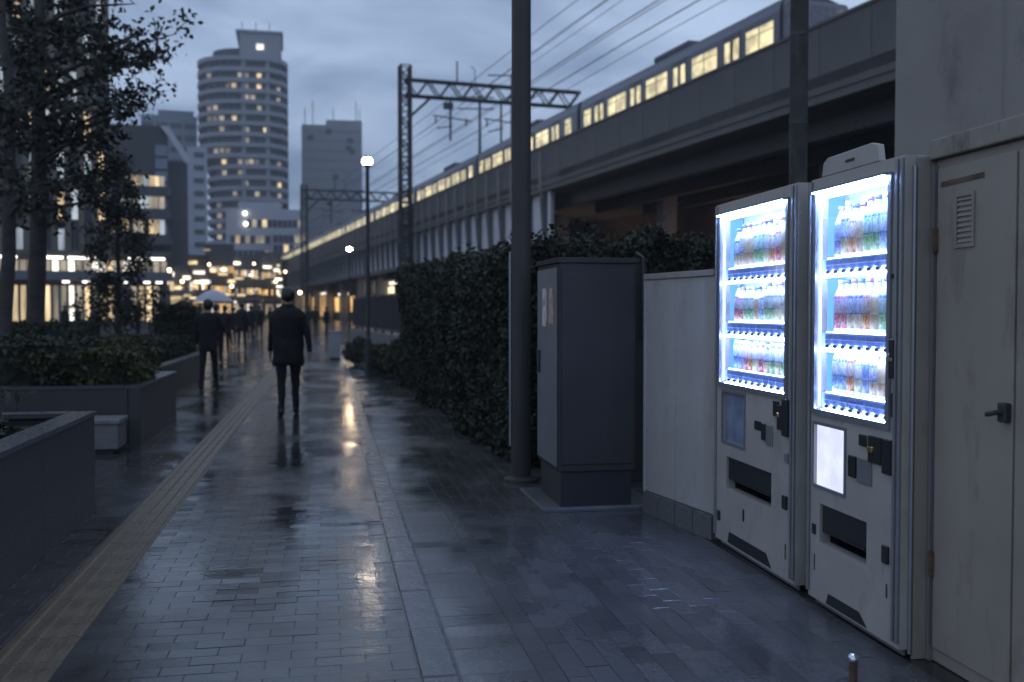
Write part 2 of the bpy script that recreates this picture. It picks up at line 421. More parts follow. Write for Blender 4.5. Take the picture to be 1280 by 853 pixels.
panel_lit = emis('backlit_panel', (.60, .64, 1.0), 1.15, vary=.12, scale=6, lo=.8)
panel_blue = mat('blue_film_panel', (.22, .26, .36), .25, vary=.3, scale=7)

def label_mat(name, top, low, accent):
    m = bpy.data.materials.new(name); m.use_nodes = True
    nt = m.node_tree; N = nt.nodes; L = nt.links; b = N['Principled BSDF']; b.inputs['Roughness'].default_value = .35
    tc = N.new('ShaderNodeTexCoord'); sp = N.new('ShaderNodeSeparateXYZ'); L.new(tc.outputs['Generated'], sp.inputs[0])
    n = N.new('ShaderNodeTexNoise'); n.inputs['Scale'].default_value = 9; n.inputs['Detail'].default_value = 1; L.new(tc.outputs['Generated'], n.inputs['Vector'])
    r1 = N.new('ShaderNodeValToRGB'); r1.color_ramp.interpolation = 'CONSTANT'
    r1.color_ramp.elements[0].color = (*accent, 1); r1.color_ramp.elements[1].position = .5; r1.color_ramp.elements[1].color = (*top, 1)
    L.new(n.outputs['Fac'], r1.inputs[0])
    r2 = N.new('ShaderNodeValToRGB'); r2.color_ramp.interpolation = 'CONSTANT'
    r2.color_ramp.elements[0].color = (*low, 1); r2.color_ramp.elements[1].position = .42; r2.color_ramp.elements[1].color = (*accent, 1)
    e = r2.color_ramp.elements.new(.47); e.color = (*top, 1); e = r2.color_ramp.elements.new(.9); e.color = (*accent, 1)
    L.new(sp.outputs['Z'], r2.inputs[0])
    mx = N.new('ShaderNodeMixRGB'); mx.inputs[0].default_value = .45; L.new(r2.outputs[0], mx.inputs[1]); L.new(r1.outputs[0], mx.inputs[2])
    hs = N.new('ShaderNodeHueSaturation'); hs.inputs['Saturation'].default_value = 1.25; hs.inputs['Value'].default_value = .62
    L.new(mx.outputs[0], hs.inputs['Color']); L.new(hs.outputs[0], b.inputs['Base Color']); return m
LABELS = [('yellow and blue', label_mat('label_yellow_blue', (.82, .85, .9), (.85, .62, .10), (.10, .18, .55))),
          ('orange', label_mat('label_orange', (.88, .78, .66), (.85, .36, .08), (.35, .18, .22))),
          ('green', label_mat('label_green', (.78, .86, .76), (.38, .60, .16), (.08, .25, .28))),
          ('red and white', label_mat('label_red_white', (.88, .85, .86), (.72, .20, .16), (.48, .18, .3))),
          ('navy', label_mat('label_navy', (.34, .44, .7), (.16, .22, .5), (.78, .82, .9))),
          ('brown', label_mat('label_brown', (.72, .58, .38), (.42, .25, .12), (.85, .78, .62))),
          ('white and sky blue', label_mat('label_white_sky_blue', (.88, .9, .93), (.42, .62, .88), (.2, .32, .68))),
          ('pale yellow', label_mat('label_pale_yellow', (.88, .86, .74), (.85, .76, .3), (.28, .4, .6)))]
CAPS = [('white', mat('cap_white', (.8, .82, .85), .4, vary=.03)), ('pink', mat('cap_pink', (.5, .28, .36), .4, vary=.05)), ('blue', mat('cap_blue', (.2, .26, .45), .4, vary=.05))]
bottle_clear = mat('bottle_plastic', (.72, .77, .82), .12, vary=.05)
can_metal = mat('can_metal', (.62, .64, .68), .3, metal=.6, vary=.03)
def bottle_meshes(h, r):
    b = MB().lathe([(r * .86, 0), (r, .008), (r, .62 * h), (r * .93, .68 * h), (r * .72, .78 * h), (r * .42, .87 * h), (r * .38, .93 * h)], 14).mesh('bottle_body', bottle_clear, True)
    l = MB().lathe([(r * 1.03, .09 * h), (r * 1.03, .66 * h), (r * .96, .70 * h)], 14)
    c = MB().lathe([(r * .46, .925 * h), (r * .46, .995 * h), (r * .4, h)], 12)
    return b, l, c
def can_meshes(h, r):
    b = MB().lathe([(r * .85, 0), (r, .01), (r, .9 * h), (r * .84, .97 * h), (r * .84, h)], 14).mesh('can_body', can_metal, True)
    l = MB().lathe([(r * 1.02, .03 * h), (r * 1.02, .9 * h)], 14)
    return b, l
CACHE = {}
def make_drink(kind, h, r, li, ci, loc, rowname, machine):
    ln, lm = LABELS[li]; cn, cm = CAPS[ci]
    key = (kind, h, r)
    if key not in CACHE:
        CACHE[key] = bottle_meshes(h, r) if kind == 'bottle' else can_meshes(h, r)
    ms = CACHE[key]
    lk = (key, li)
    if lk not in CACHE: CACHE[lk] = ms[1].mesh('wrap', lm, True)
    if kind == 'bottle':
        ck = (key, 'c', ci)
        if ck not in CACHE: CACHE[ck] = ms[2].mesh('cap', cm, True)
        t = thing('drink_bottle', f'{ln} bottle with {cn} cap on {rowname[4:]} of {machine}', 'bottle', loc, random.uniform(0, 6), f'display bottles on {rowname} of {machine}')
        link('bottle_body', ms[0], t); link('wrap', CACHE[lk], t); link('cap', CACHE[ck], t)
    else:
        t = thing('drink_can', f'short {ln} drink can on {rowname[4:]} of {machine}', 'can', loc, random.uniform(0, 6), f'display cans on {rowname} of {machine}')
        link('can_body', ms[0], t); link('wrap', CACHE[lk], t)

a0 = G(894, 678); b0 = G(1118, 820); e0 = (b0 - a0) / np.linalg.norm(b0 - a0)
MROT = math.atan2(e0[1], e0[0]); MX = e0; MY = np.array([-e0[1], e0[0], 0.0])      # local x along the front, y into the machine
def mpt(x, y, z): return a0 + MX * x + MY * y + np.array([0, 0, z])

def vending(x0, W, H, gx0, gx1, gz0, gz1, shelves, ncol, label, mname, ad, slot, lit_panel, feat, vent, rowkinds):
    o = mpt(x0, 0, 0)
    t = thing('vending_machine', label, 'vending machine', o, MROT)
    D = .68; DT = .055; cav = .145
    # carcass: side walls, back, roof, floor round the lit cavity
    m = MB()
    m.box(0, .035, DT + .002, D, .03, H); m.box(W - .035, W, DT + .002, D, .03, H)
    m.box(.035, W - .035, D - .03, D, .03, H); m.box(.035, W - .035, DT + .002, D - .03, H - .035, H); m.box(.035, W - .035, DT + .002, D - .03, .03, .08)
    m.build('cabinet', white_metal, t, bevel=.006)
    # door with openings for the window, the poster panel and the outlet
    holes = [(gx0, gx1, gz0, gz1), ad, slot]
    MB().holes(0, W, .035, H, 0, DT, holes).build('door', white_metal, t)
    # metal frame round the window, and the shallow rim at the door's outer edges
    fr = MB().holes(gx0 - .022, gx1 + .022, gz0 - .022, gz1 + .022, -.012, .0, [(gx0 + .004, gx1 - .004, gz0 + .004, gz1 - .004)])
    fr.build('window_frame', trim_metal, t)
    for xa, xb in ((0.0, .016), (W - .05, W - .034), (W - .016, W)):
        MB().box(xa, xb, -.014, -.0005, .06, H - .01).build('edge_trim', trim_metal, t, bevel=.003)
    # cavity
    m = MB()
    cx0, cx1, cz0, cz1 = gx0 - .02, gx1 + .02, gz0 - .02, gz1 + .03
    m.box(cx0, cx1, cav, cav + .01, cz0, cz1); m.box(cx0 - .01, cx0, DT + .001, cav, cz0, cz1); m.box(cx1, cx1 + .01, DT + .001, cav, cz0, cz1)
    m.box(cx0, cx1, DT + .001, cav, cz1, cz1 + .01); m.box(cx0, cx1, DT + .001, cav, cz0 - .01, cz0)
    m.build('display_case', interior, t)
    MB().box(gx0 + .01, gx1 - .01, .012, .030, gz1 - .016, gz1 - .004).build('light_tube', tube_m, t)
    MB().box(cx0 + .001, cx0 + .006, DT + .008, cav - .004, cz0 + .02, cz1 - .03).build('side_glow_sheet', side_glow, t)
    MB().tube([(gx0 + .006, .016, gz0 + .02), (gx0 + .006, .016, gz1 - .03)], .0045, 8).build('light_tube', tube_soft, t)
    MB().tube([(gx1 - .005, .016, gz0 + .02), (gx1 - .005, .016, gz1 - .03)], .0040, 8).build('light_tube', tube_soft, t)
    MB().tube([(gx1 + .010, .072, gz0 + .02), (gx1 + .010, .072, gz1 - .05)], .008, 8).build('light_tube', tube_m, t)
    MB().box(gx0 - .015, gx1 + .015, -.040, -.0125, gz1 + .010, gz1 + .020).build('added_spill_hood', trim_metal, t)  # hood invented to carry the added spill strip
    MB().box(gx0 + .01, gx1 - .01, -.034, -.018, gz1 + .0055, gz1 + .0095).build('light_tube', spill_added, t)  # added source, throws extra blue light onto the paving
    MB().box(gx0, gx1, .004, .008, gz0, gz1).build('window_pane', gl, t)
    MB().box(gx0 + .03, gx1, cav - .006, cav - .002, gz0 + .01, gz1 - .02).build('back_fill_sheet', back_fill, t)
    # shelves with price tags and push buttons
    pitch = (gx1 - gx0 - .05) / ncol
    for si, z in enumerate(shelves):
        sh = MB(); sh.box(gx0 + .002, gx1 - .002, .030, cav - .002, z + .055, z + .063)
        sh.yprism([(gx0 + .002, z - .012), (gx1 - .002, z - .012), (gx1 - .002, z + .054), (gx0 + .002, z + .054)], .030, .036)
        s_o = sh.build('shelf', interior, t)
        if si < len(shelves) - 1 or True:
            MB().box(gx0 + .03, gx1 - .02, .012, .026, z - .024, z - .014).build('light_tube', tube_m, t)
        for c in range(ncol):
            x = gx0 + .035 + pitch * (c + .5)
            piece('price_tag', tag_m, s_o, (x, .0265, z + .045), (pitch * .88, .004, .020))
            piece('price_tag', tag_m, s_o, (x, .0268, z + .022), (pitch * .88, .004, .016))
            piece('price_tag', tagw_m, s_o, (x, .0245, z + .033), (pitch * .9, .003, .004))
            if 'btn' not in CACHE:
                CACHE['btn'] = MB().lathe([(.5, -.5), (.5, .2), (.38, .45), (.15, .5)], 12).mesh('button', btn_m, True)
                CACHE['bez'] = MB().lathe([(.62, -.5), (.62, -.2), (.55, -.1)], 12).mesh('button_ring', btn_w, True)
            bo = link('button', CACHE['btn'], s_o, (x - pitch * .12, .0235, z - .001), (pi / 2, 0, 0), (pitch * .44, .02, .012))
            link('button_ring', CACHE['bez'], bo)
        MB().box(gx0 + .03, gx1 - .02, .037, .045, z + .0645, z + .0685).build('light_tube', fill_low, t)  # added source on the shelf lip, fills the bottles from below
        kind, h, r = rowkinds[si]; nd = ncol + (2 if ncol > 8 else 1); dp = (gx1 - gx0 - .035) / nd
        for c in range(nd):
            x = gx0 + .03 + dp * (c + .5)
            p = mpt(x0 + x, .088 + random.uniform(-.003, .003), z + .0635)
            run = (c // 2 * 3 + si * 5 + int(x0 * 7)) * 7 % 8 if random.random() < .6 else random.randrange(8)
            hh = h if random.random() < .75 else round(h * .93, 3)
            make_drink(kind, hh, r, run, random.choice([0, 0, 1, 2]), p, ['the top shelf', 'the middle shelf', 'the bottom shelf'][si], mname)
    # poster panel
    if lit_panel:
        MB().box(ad[0], ad[1], .012, .02, ad[2], ad[3]).build('backlit_panel', panel_lit, t)
    else:
        MB().box(ad[0], ad[1], .02, .03, ad[2], ad[3]).build('film_panel', panel_blue, t)
    MB().holes(ad[0] - .012, ad[1] + .012, ad[2] - .012, ad[3] + .012, -.006, 0, [(ad[0] + .003, ad[1] - .003, ad[2] + .003, ad[3] - .003)]).build('panel_frame', trim_metal, t)
    # outlet: dark chute behind a hinged smoked flap
    m = MB(); m.box(slot[0], slot[1], .17, .18, slot[2], slot[3]); m.box(slot[0] - .006, slot[0], .056, .18, slot[2], slot[3]); m.box(slot[1], slot[1] + .006, .056, .18, slot[2], slot[3])
    m.box(slot[0], slot[1], .056, .18, slot[2] - .006, slot[2]); m.box(slot[0], slot[1], .056, .18, slot[3], slot[3] + .006)
    m.build('outlet_chute', black_plastic, t)
    MB().box(slot[0] + .006, slot[1] - .006, .012, .02, slot[2] + (slot[3] - slot[2]) * .28, slot[3] - .004).build('outlet_flap', black_plastic, t)
    MB().box(slot[0] + .03, slot[1] - .03, .006, .0115, slot[2] + (slot[3] - slot[2]) * .30, slot[2] + (slot[3] - slot[2]) * .36).build('flap_grip', black_plastic, t)
    for nm, mm, (xa, xb, za, zb, pr) in feat:
        MB().box(xa, xb, -pr, -.0006, za, zb).build(nm, mm, t, bevel=min(.004, pr * .4))
    # kick plate with the dark air grille cut aslant at one end
    va, vb, vz0, vz1 = vent
    MB().yprism([(va, vz0), (vb, vz0), (vb - .07, vz1), (va + .02, vz1)], -.004, -.0007).build('air_grille', black_plastic, t)
    for k in range(2): MB().box(.05 + k * (W - .17), .12 + k * (W - .17), .08, .16, 0, .0295).build('foot', dark_steel, t)
    for k in range(2): MB().box(.05 + k * (W - .17), .12 + k * (W - .17), .5, .58, 0, .0295).build('foot', dark_steel, t)
    MB().box(.02, W - .02, .03, .04, .004, .034).build('kick_plate', trim_metal, t)
    return t

dk, tr = black_plastic, trim_metal
vm1 = vending(.0, 1.10, 2.055, .075, .985, .985, 1.972, [1.60, 1.285, 1.005], 10,
        'wide white vending machine with ten drink columns and a dull film panel', 'the wider machine',
        (.112, .448, .640, .938), (.175, .812, .368, .556), False,
        [('coin_panel', dk, (.845, .905, .865, .945, .012)), ('coin_slot', dk, (.905, .965, .80, .93, .016)), ('coin_dial', brass, (.912, .935, .865, .89, .024)), ('lever_plate', dk, (.968, 1.03, .775, .965, .02)),
         ('bill_slot', dk, (.70, .745, .72, .81, .014)), ('bill_cover', tr, (.75, .83, .70, .81, .008)), ('return_plate', dk, (.60, .68, .765, .815, .01)),
         ('door_lock', dk, (.965, 1.015, .40, .47, .014)), ('latch', dk, (.045, .085, .15, .21, .008)), ('coin_cup', tr, (.985, 1.02, .64, .69, .012)), ('scratch_plate', rust, (.985, 1.0, .14, .22, .003)),
         ('keyhole', dk, (.43, .45, .22, .29, .004))],
        (.21, .82, .05, .115), [('bottle', .258, .0335), ('bottle', .222, .0335), ('can', .175, .032)])
vm2 = vending(1.25, .815, 2.045, .062, .71, .945, 1.965, [1.598, 1.25, .965], 8,
        'narrow white vending machine with eight drink columns and a glowing white panel', 'the narrower machine',
        (.056, .352, .585, .878), (.112, .548, .315, .502), True,
        [('coin_panel', dk, (.49, .545, .83, .88, .012)), ('coin_slot', dk, (.575, .68, .77, .885, .016)), ('coin_dial', brass, (.585, .625, .815, .84, .026)), ('lever_plate', dk, (.695, .76, .74, .885, .02)),
         ('bill_slot', dk, (.40, .46, .68, .775, .014)), ('bill_cover', tr, (.47, .59, .665, .775, .008)), ('door_lock', dk, (.69, .735, .365, .44, .014)),
         ('latch', dk, (.045, .078, .345, .395, .008)), ('door_handle', dk, (.742, .775, 1.14, 1.30, .022)), ('handle_plate', brass, (.745, .772, 1.21, 1.225, .026)), ('lower_handle', dk, (.746, .77, .98, 1.08, .012)),
         ('keyhole', dk, (.725, .745, 1.55, 1.57, .006)), ('scratch_plate', rust, (.71, .722, .22, .28, .003)), ('scratch_plate', rust, (.06, .07, .17, .25, .003))],
        (.19, .56, .045, .095), [('bottle', .265, .0325), ('bottle', .25, .0325), ('bottle', .235, .0325)])
# crest sign plate on top of the narrow machine
cr = MB().yprism([(.10, 2.047), (.115, 2.11), (.16, 2.13), (.55, 2.135), (.605, 2.12), (.62, 2.047)], .0, .03)
cr.build('crest_plate', white_metal, vm2, bevel=.004)
MB().box(.33, .41, -.003, -.0005, 2.082, 2.094).build('crest_mark', black_plastic, vm2)
# conduit strips in the slot between machine and shed
mpx = mpt(2.065, .02, 0)

# ================================================================== SHED, WALL, FENCE, CABINETS BESIDE THE MACHINES
cream_rim = mat('rusty_cream_rim', (.27, .24, .205), .7, vary=.2, scale=5, grime=1.0, dirt=(.06, .045, .035), bump=.2, bscale=20)
sh = thing('storage_shed', 'tall cream metal storage shed with louvred vent beside the narrower machine', 'shed', mpt(2.085, .125, 0), MROT)
MB().box(0, 3.2, .0, .9, .0, 2.02).build('body', cream_metal, sh, bevel=.005)
MB().box(-.01, 3.21, -.03, .91, 2.021, 2.10).build('roof_rim', cream_rim, sh, bevel=.006)
MB().box(.03, .505, -.012, -.0005, .06, 1.98).build('door', cream_metal, sh, bevel=.003)
MB().box(.517, 1.4, -.012, -.0005, .06, 1.98).build('door', cream_metal, sh, bevel=.003)
MB().box(.0, .018, -.02, -.0006, .0, 2.0).build('corner_strip', trim_metal, sh)
MB().box(.09, .36, -.0145, -.0125, 1.905, 1.925).build('rust_streak', rust, sh).rotation_euler = (0, radians(-1), 0)
vn_o = MB().holes(.155, .275, 1.66, 1.87, -.02, -.0125, [(.168, .262, 1.675, 1.855)]).build('vent', cream_metal, sh)
for k in range(9): piece('louvre', cream_metal, vn_o, (.215, -.014, 1.685 + k * .02), (.094, .003, .014), (radians(-35), 0, 0))
hd = MB().box(.455, .50, -.04, -.0125, 1.02, 1.09).build('door_handle', dark_steel, sh, bevel=.006)
MB().tube([(.478, -.041, 1.055), (.478, -.062, 1.055), (.435, -.066, 1.045)], .009, 8).build('lever', dark_steel, hd)
for z in (.35, 1.65): MB().box(.024, .04, -.03, -.013, z, z + .1).build('hinge', rust, sh)

gw = thing('filler_panel', 'narrow grey ribbed metal strip between narrower machine and cream shed', 'panel', mpt(2.0665, .05, 0), MROT)
MB().box(0, .014, 0, .3, 0, 2.03).build('strip', cream_metal, gw)
for y in (.02, .045): MB().tube([(.006, y - .03, .02), (.006, y - .03, 2.0)], .008, 6).build('rib', trim_metal, gw)

pw = P(1116, 388, 8.6)
wl = thing('concrete_wall', 'tall plain grey concrete wall rising behind the storage shed', 'wall', (pw[0], pw[1], 0), -YAW)
MB().prism([(0, 0), (.915, 0), (1.9, 3), (1.25, 3)], 0, 9).build('wall_slab', concrete, wl)
MB().prism([(.925, .03), (4, .03), (5, 3), (1.91, 3)], 0, 9).build('wall_slab', concrete, wl)
MB().box(.9155, .9245, .04, .4, 0, 9).build('joint', dark_steel, wl)

# white sheet fence
fa = G(806, 640); fb = np.array([2.338, 5.775, 0]); fe = (fb - fa); fl = np.linalg.norm(fe); fe /= fl
ft = thing('sheet_fence', 'low white sheet metal fence panel between vending machine and dark cabinet', 'fence', fa, math.atan2(fe[1], fe[0]))
pz = .155
fence_white = mat('fence_white_paint', (.38, .355, .33), .5, vary=.06, scale=3, grime=.5, dirt=(.2, .17, .14))
for k, (xa, xb) in enumerate(((.0, fl * .46), (fl * .465, fl - .01))):
    MB().box(xa, xb, 0, .025, pz, 1.63).build('sheet', fence_white, ft, bevel=.004)
MB().box(-.015, fl - .005, -.012, .04, 1.632, 1.672).build('top_rail', concrete, ft, bevel=.004)
MB().box(-.014, .006, -.008, .05, pz - .02, 1.631).build('post', fence_white, ft)
for k in range(5): piece('rivet', trim_metal, ft, (.03, -.002, .3 + k * .28), (.012, .006, .012))
blk = mat('plinth_block', (.12, .118, .115), .6, vary=.3, scale=8, bump=.3, bscale=40)
for k in range(4): piece('plinth_block', blk, ft, (fl * (k + .5) / 4, .03, .075), (fl / 4 - .012, .10, .15))

cabp = G(698, 640)
ct = thing('utility_cabinet', 'grey metal utility cabinet with paper notice beside the dark steel pole', 'cabinet', (cabp[0], cabp[1], 0), 0)
MB().box(0, .56, 0, .70, .28, 1.75).build('body', grey_cab, ct, bevel=.006)
MB().box(-.012, .575, -.014, .715, 1.752, 1.79).build('lid', grey_cab, ct, bevel=.006)
MB().box(-.010, -.0006, .03, .67, .31, 1.72).build('door', mat('grey_cabinet_door', (.15, .153, .16), .5, vary=.1, scale=3, grime=.4), ct, bevel=.003)
dl = MB().box(.02, .54, -.008, -.0006, .33, 1.70).build('side_panel', grey_cab, ct, bevel=.003)
paper = mat('faded_notice', (.42, .28, .2), .7, vary=.5, scale=18)
MB().box(-.0135, -.0106, .12, .26, 1.32, 1.58).build('notice', paper, ct)
MB().box(-.0135, -.0106, .34, .48, 1.30, 1.58).build('notice', mat('faded_notice_pale', (.5, .45, .4), .7, vary=.5, scale=16), ct)
MB().box(-.03, -.0106, .56, .60, .95, 1.12).build('handle', dark_steel, ct, bevel=.005)
MB().box(.02, .54, .02, .68, .03, .279).build('plinth', black_plastic, ct)
MB().box(-.12, .74, -.03, .82, .0, .03).build('base_slab', mat('base_slab', (.09, .09, .09), .45, vary=.2, scale=5), ct, bevel=.006)
c2 = P(772, 388, 7.9)
ct2 = thing('switch_box', 'second dark metal box standing behind the grey utility cabinet', 'cabinet', (c2[0], c2[1], 0), 0)
MB().box(0, .24, 0, .4, .05, 1.80).build('body', grey_cab, ct2, bevel=.006)
MB().box(-.008, .25, -.01, .41, 1.801, 1.83).build('lid', grey_cab, ct2, bevel=.004)
MB().tube([(.2, -.03, 1.2), (.2, -.03, 1.84), (.17, .05, 1.88)], .012, 8).build('cable_pipe', dark_steel, ct2)
MB().box(.0, .24, .02, .38, 0, .049).build('plinth', dark_steel, ct2)

# poles
def pole(name, label, u, d, wpx, h, m, extra=None):
    x, y = gxy(u, d); r = wpx / FPX * d / 2
    t = thing(name, label, 'pole', (x, y, 0), -YAW)
    MB().tube([(0, 0, .02), (0, 0, h)], [r * 1.02, r * .98], 20).build('shaft', m, t, smooth=False)
    MB().lathe([(r * 1.8, 0), (r * 1.8, .03), (r * 1.1, .05)], 16).build('base_flange', m, t)
    return t, r
pt, pr = pole('steel_pole', 'tall dark steel pole rising out of the hedge beside the grey cabinet', 651.5, 8.2, 24, 9, mat('dark_pole_paint', (.036, .033, .031), .6, vary=.15, scale=3))
MB().tube([(-pr - .012, 0, .3), (-pr - .012, 0, 1.9)], .01, 6).build('cable_pipe', trim_metal, pt)
for z in (.6, 1.4): MB().lathe([(pr * 1.06, z), (pr * 1.06, z + .03)], 20).build('band', dark_steel, pt)
pt2, pr2 = pole('utility_pole', 'weathered dark utility pole standing behind the wider vending machine', 996, 8.0, 22, 9, mat('weathered_pole', (.04, .037, .035), .8, vary=.4, scale=5, grime=.5, dirt=(.16, .15, .14)))
for z in (2.9, 3.6): MB().lathe([(pr2 * 1.05, z), (pr2 * 1.05, z + .03)], 18).build('band', dark_steel, pt2)

st = thing('marker_post', 'short stub post with shiny metal cap on paving by the narrower machine', 'post', G(1066, 868), 0)
MB().tube([(0, 0, 0), (0, 0, .12)], .015, 12).build('shaft', rust, st)
MB().lathe([(.018, .12), (.021, .13), (.019, .145), (.008, .152)], 14).build('cap', mat('polished_cap', (.7, .72, .75), .15, metal=1.0), st, smooth=True)

# ================================================================== LEAVES
def leaf_mesh(name, pts, size, m, flat=0.0, aspect=.55):
    pts = np.asarray(pts, float); n = len(pts)
    nrm = RNG.normal(size=(n, 3)); nrm[:, 2] += flat; nrm /= np.linalg.norm(nrm, axis=1)[:, None]
    t = np.cross(nrm, RNG.normal(size=(n, 3))); t /= np.linalg.norm(t, axis=1)[:, None]
    b = np.cross(nrm, t); s = size * RNG.uniform(.6, 1.25, n)[:, None]
    v = np.empty((n, 4, 3))
    v[:, 0] = pts - t * s * .5; v[:, 2] = pts + t * s * .5
    v[:, 1] = pts + b * s * aspect * .5 + nrm * s * .12; v[:, 3] = pts - b * s * aspect * .5 + nrm * s * .12
    me = bpy.data.meshes.new(name); me.vertices.add(n * 4); me.vertices.foreach_set('co', v.reshape(-1))
    me.loops.add(n * 6); me.polygons.add(n * 2)
    k = np.arange(n)[:, None] * 4
    me.loops.foreach_set('vertex_index', np.concatenate([k + [0, 1, 2], k + [0, 2, 3]], 1).reshape(-1).astype(np.int32))
    me.polygons.foreach_set('loop_start', (np.arange(n * 2) * 3).astype(np.int32))
    me.update(calc_edges=True); me.validate(); me.materials.append(m); return me
def leafmat(name, col, vary=.5):
    m = mat(name, col, .55, vary=vary, scale=2.2, spec=.25); b = m.node_tree.nodes['Principled BSDF']
    b.inputs['Subsurface Weight'].default_value = 0.0; return m
leaf_dark = leafmat('leaf_dark', (.032, .038, .022)); leaf_olive = leafmat('leaf_olive', (.05, .05, .018)); leaf_ivy = leafmat('leaf_ivy', (.034, .039, .024), .6)
leaf_tree = leafmat('leaf_tree', (.030, .032, .022))
core_m = mat('hedge_core', (.02, .024, .014), .9, vary=.4, scale=4)
bark = mat('bark', (.05, .045, .04), .85, vary=.35, scale=7, bump=.5, bscale=30)

def shrub(label, c, s, n, m, size=.06, name='shrub', cat='shrub', rot=0.0, boxy=True, group=None, core=True):
    t = thing(name, label, cat, c, rot, group)
    sx, sy, sz = s
    pts = []
    while len(pts) < n:
        if boxy:
            f = random.random(); x, y, z = [random.uniform(-1, 1) for _ in range(3)]
            sh = 1 + random.gauss(-.04, .06)
            if f < .45: z = sh
            elif f < .75: y = -sh if random.random() < .8 else sh
            else: x = sh if random.random() < .6 else -sh
            k = 1 + .10 * sin(3.1 * x * sx + 1.7 * y * sy + 2 * z)
            if abs(x) > .9 and z > .85 and random.random() < .6: continue
            pts.append((x * sx / 2 * k, y * sy / 2 * k, sz / 2 + z * sz / 2 * (1 + .07 * sin(5 * x * sx) + .05 * sin(7 * y * sy + 2))))
        else:
            v = np.array([random.gauss(0, 1) for _ in range(3)]); v /= np.linalg.norm(v); r = random.uniform(.6, 1) ** .5
            k = 1 + .18 * sin(4 * v[0] + 3 * v[1]) + .12 * sin(9 * v[2] + 4 * v[0])
            p = v * r * k
            if p[2] < -.75: continue
            pts.append((p[0] * sx / 2, p[1] * sy / 2, sz / 2 + p[2] * sz / 2))
    link('foliage', leaf_mesh('foliage', pts, size, m, .4), t)
    if core:
        if boxy: MB().box(-sx * .44, sx * .44, -sy * .44, sy * .44, 0, sz * .9).build('inner_twigs', core_m, t)
        else: MB().sphere((0, 0, sz * .48), sz * .4, 10, 7).build('inner_twigs', core_m, t).scale = (sx / sz, sy / sz, 1)
    st = MB()
    for k in range(5): st.tube([(random.uniform(-.2, .2) * sx, random.uniform(-.2, .2) * sy, 0), (random.uniform(-.3, .3) * sx, random.uniform(-.3, .3) * sy, sz * .8)], [.012, .005], 5)
    st.build('stem', bark, t)
    return t

# ivy hedge along the right side, ending at the cabinet
ha = np.array([1.62, 8.9]); hb = np.array([1.45, 19.4])
hp = thing('ivy_hedge', 'long tall ivy covered hedge along the path behind the dark steel pole', 'hedge', (1.6, 8.7, 0), atan((ha[0] - hb[0]) / (hb[1] - ha[1])))
pts = []
for _ in range(42000):
    y = random.uniform(0, 10.8); f = random.random()
    top = 1.92 + .018 * y + .10 * sin(2.1 * y) + .06 * sin(5.3 * y + 1)
    bulge = .10 * sin(1.7 * y + .6) + .05 * sin(6.1 * y)
    if f < .68:
        z = random.uniform(0, 1) * top; x = -.02 + bulge - .10 * sin(3 * z + 2 * y) * .6 + abs(random.gauss(0, .07))
    elif f < .82: z = top + random.gauss(-.03, .06); x = random.uniform(0, .9)
    else: y = random.gauss(0, .06); z = random.uniform(0, 1) * top; x = random.uniform(0, .9)
    pts.append((x, y, z))
link('foliage', leaf_mesh('foliage', pts, .06, leaf_ivy, .2, .7), hp)
MB().box(.14, .85, .1, 10.6, 0, 1.82).build('inner_twigs', core_m, hp)
hr = thing('ivy_hedge', 'dark ivy hedge top showing above and behind the grey utility cabinet', 'hedge', (2.75, 8.75, 0), 0)
pts = []
for _ in range(12000):
    f = random.random(); x = random.uniform(-.2, 2.6); top = 2.0 + .08 * sin(3 * x) + .05 * sin(8 * x) - .08 * x
    if f < .6: pts.append((x, abs(random.gauss(0, .07)) - .02, random.uniform(.8, 1) * top))
    else: pts.append((x, random.uniform(0, .8), top + random.gauss(0, .06)))
link('foliage', leaf_mesh('foliage', pts, .06, leaf_ivy, .2, .7), hr)
MB().box(-.15, 2.5, .12, .8, 0, 1.82).build('inner_twigs', core_m, hr)
for k in range(3):
    o = link('twig', MB().tube([(0, 0, 0), (.1, -.1, .3), (.25, -.15, .42)], [.008, .006, .003], 5).mesh('twig', bark), hr, (.2 + k * .6, .1, 2.0)); o.rotation_euler.z = k * 1.3

low = [(495, 21.0, .7, .75, 'low leafy shrub at the foot of the ivy hedge near the railing'), (478, 22.5, .65, .62, 'low leafy shrub between railing and tall lamp post'), (448, 25.5, .7, .7, 'dark low shrub beside the pale grey box on the path edge'), (468, 24.5, .6, .55, 'small olive shrub behind the tall lamp post')]
for i, (u, d, wd, h, lb) in enumerate(low):
    x, y = gxy(u, d); shrub(lb, (x, y, 0), (wd, 1.3, h), 1300, leaf_olive if i in (0, 3) else leaf_ivy, .09, boxy=False)

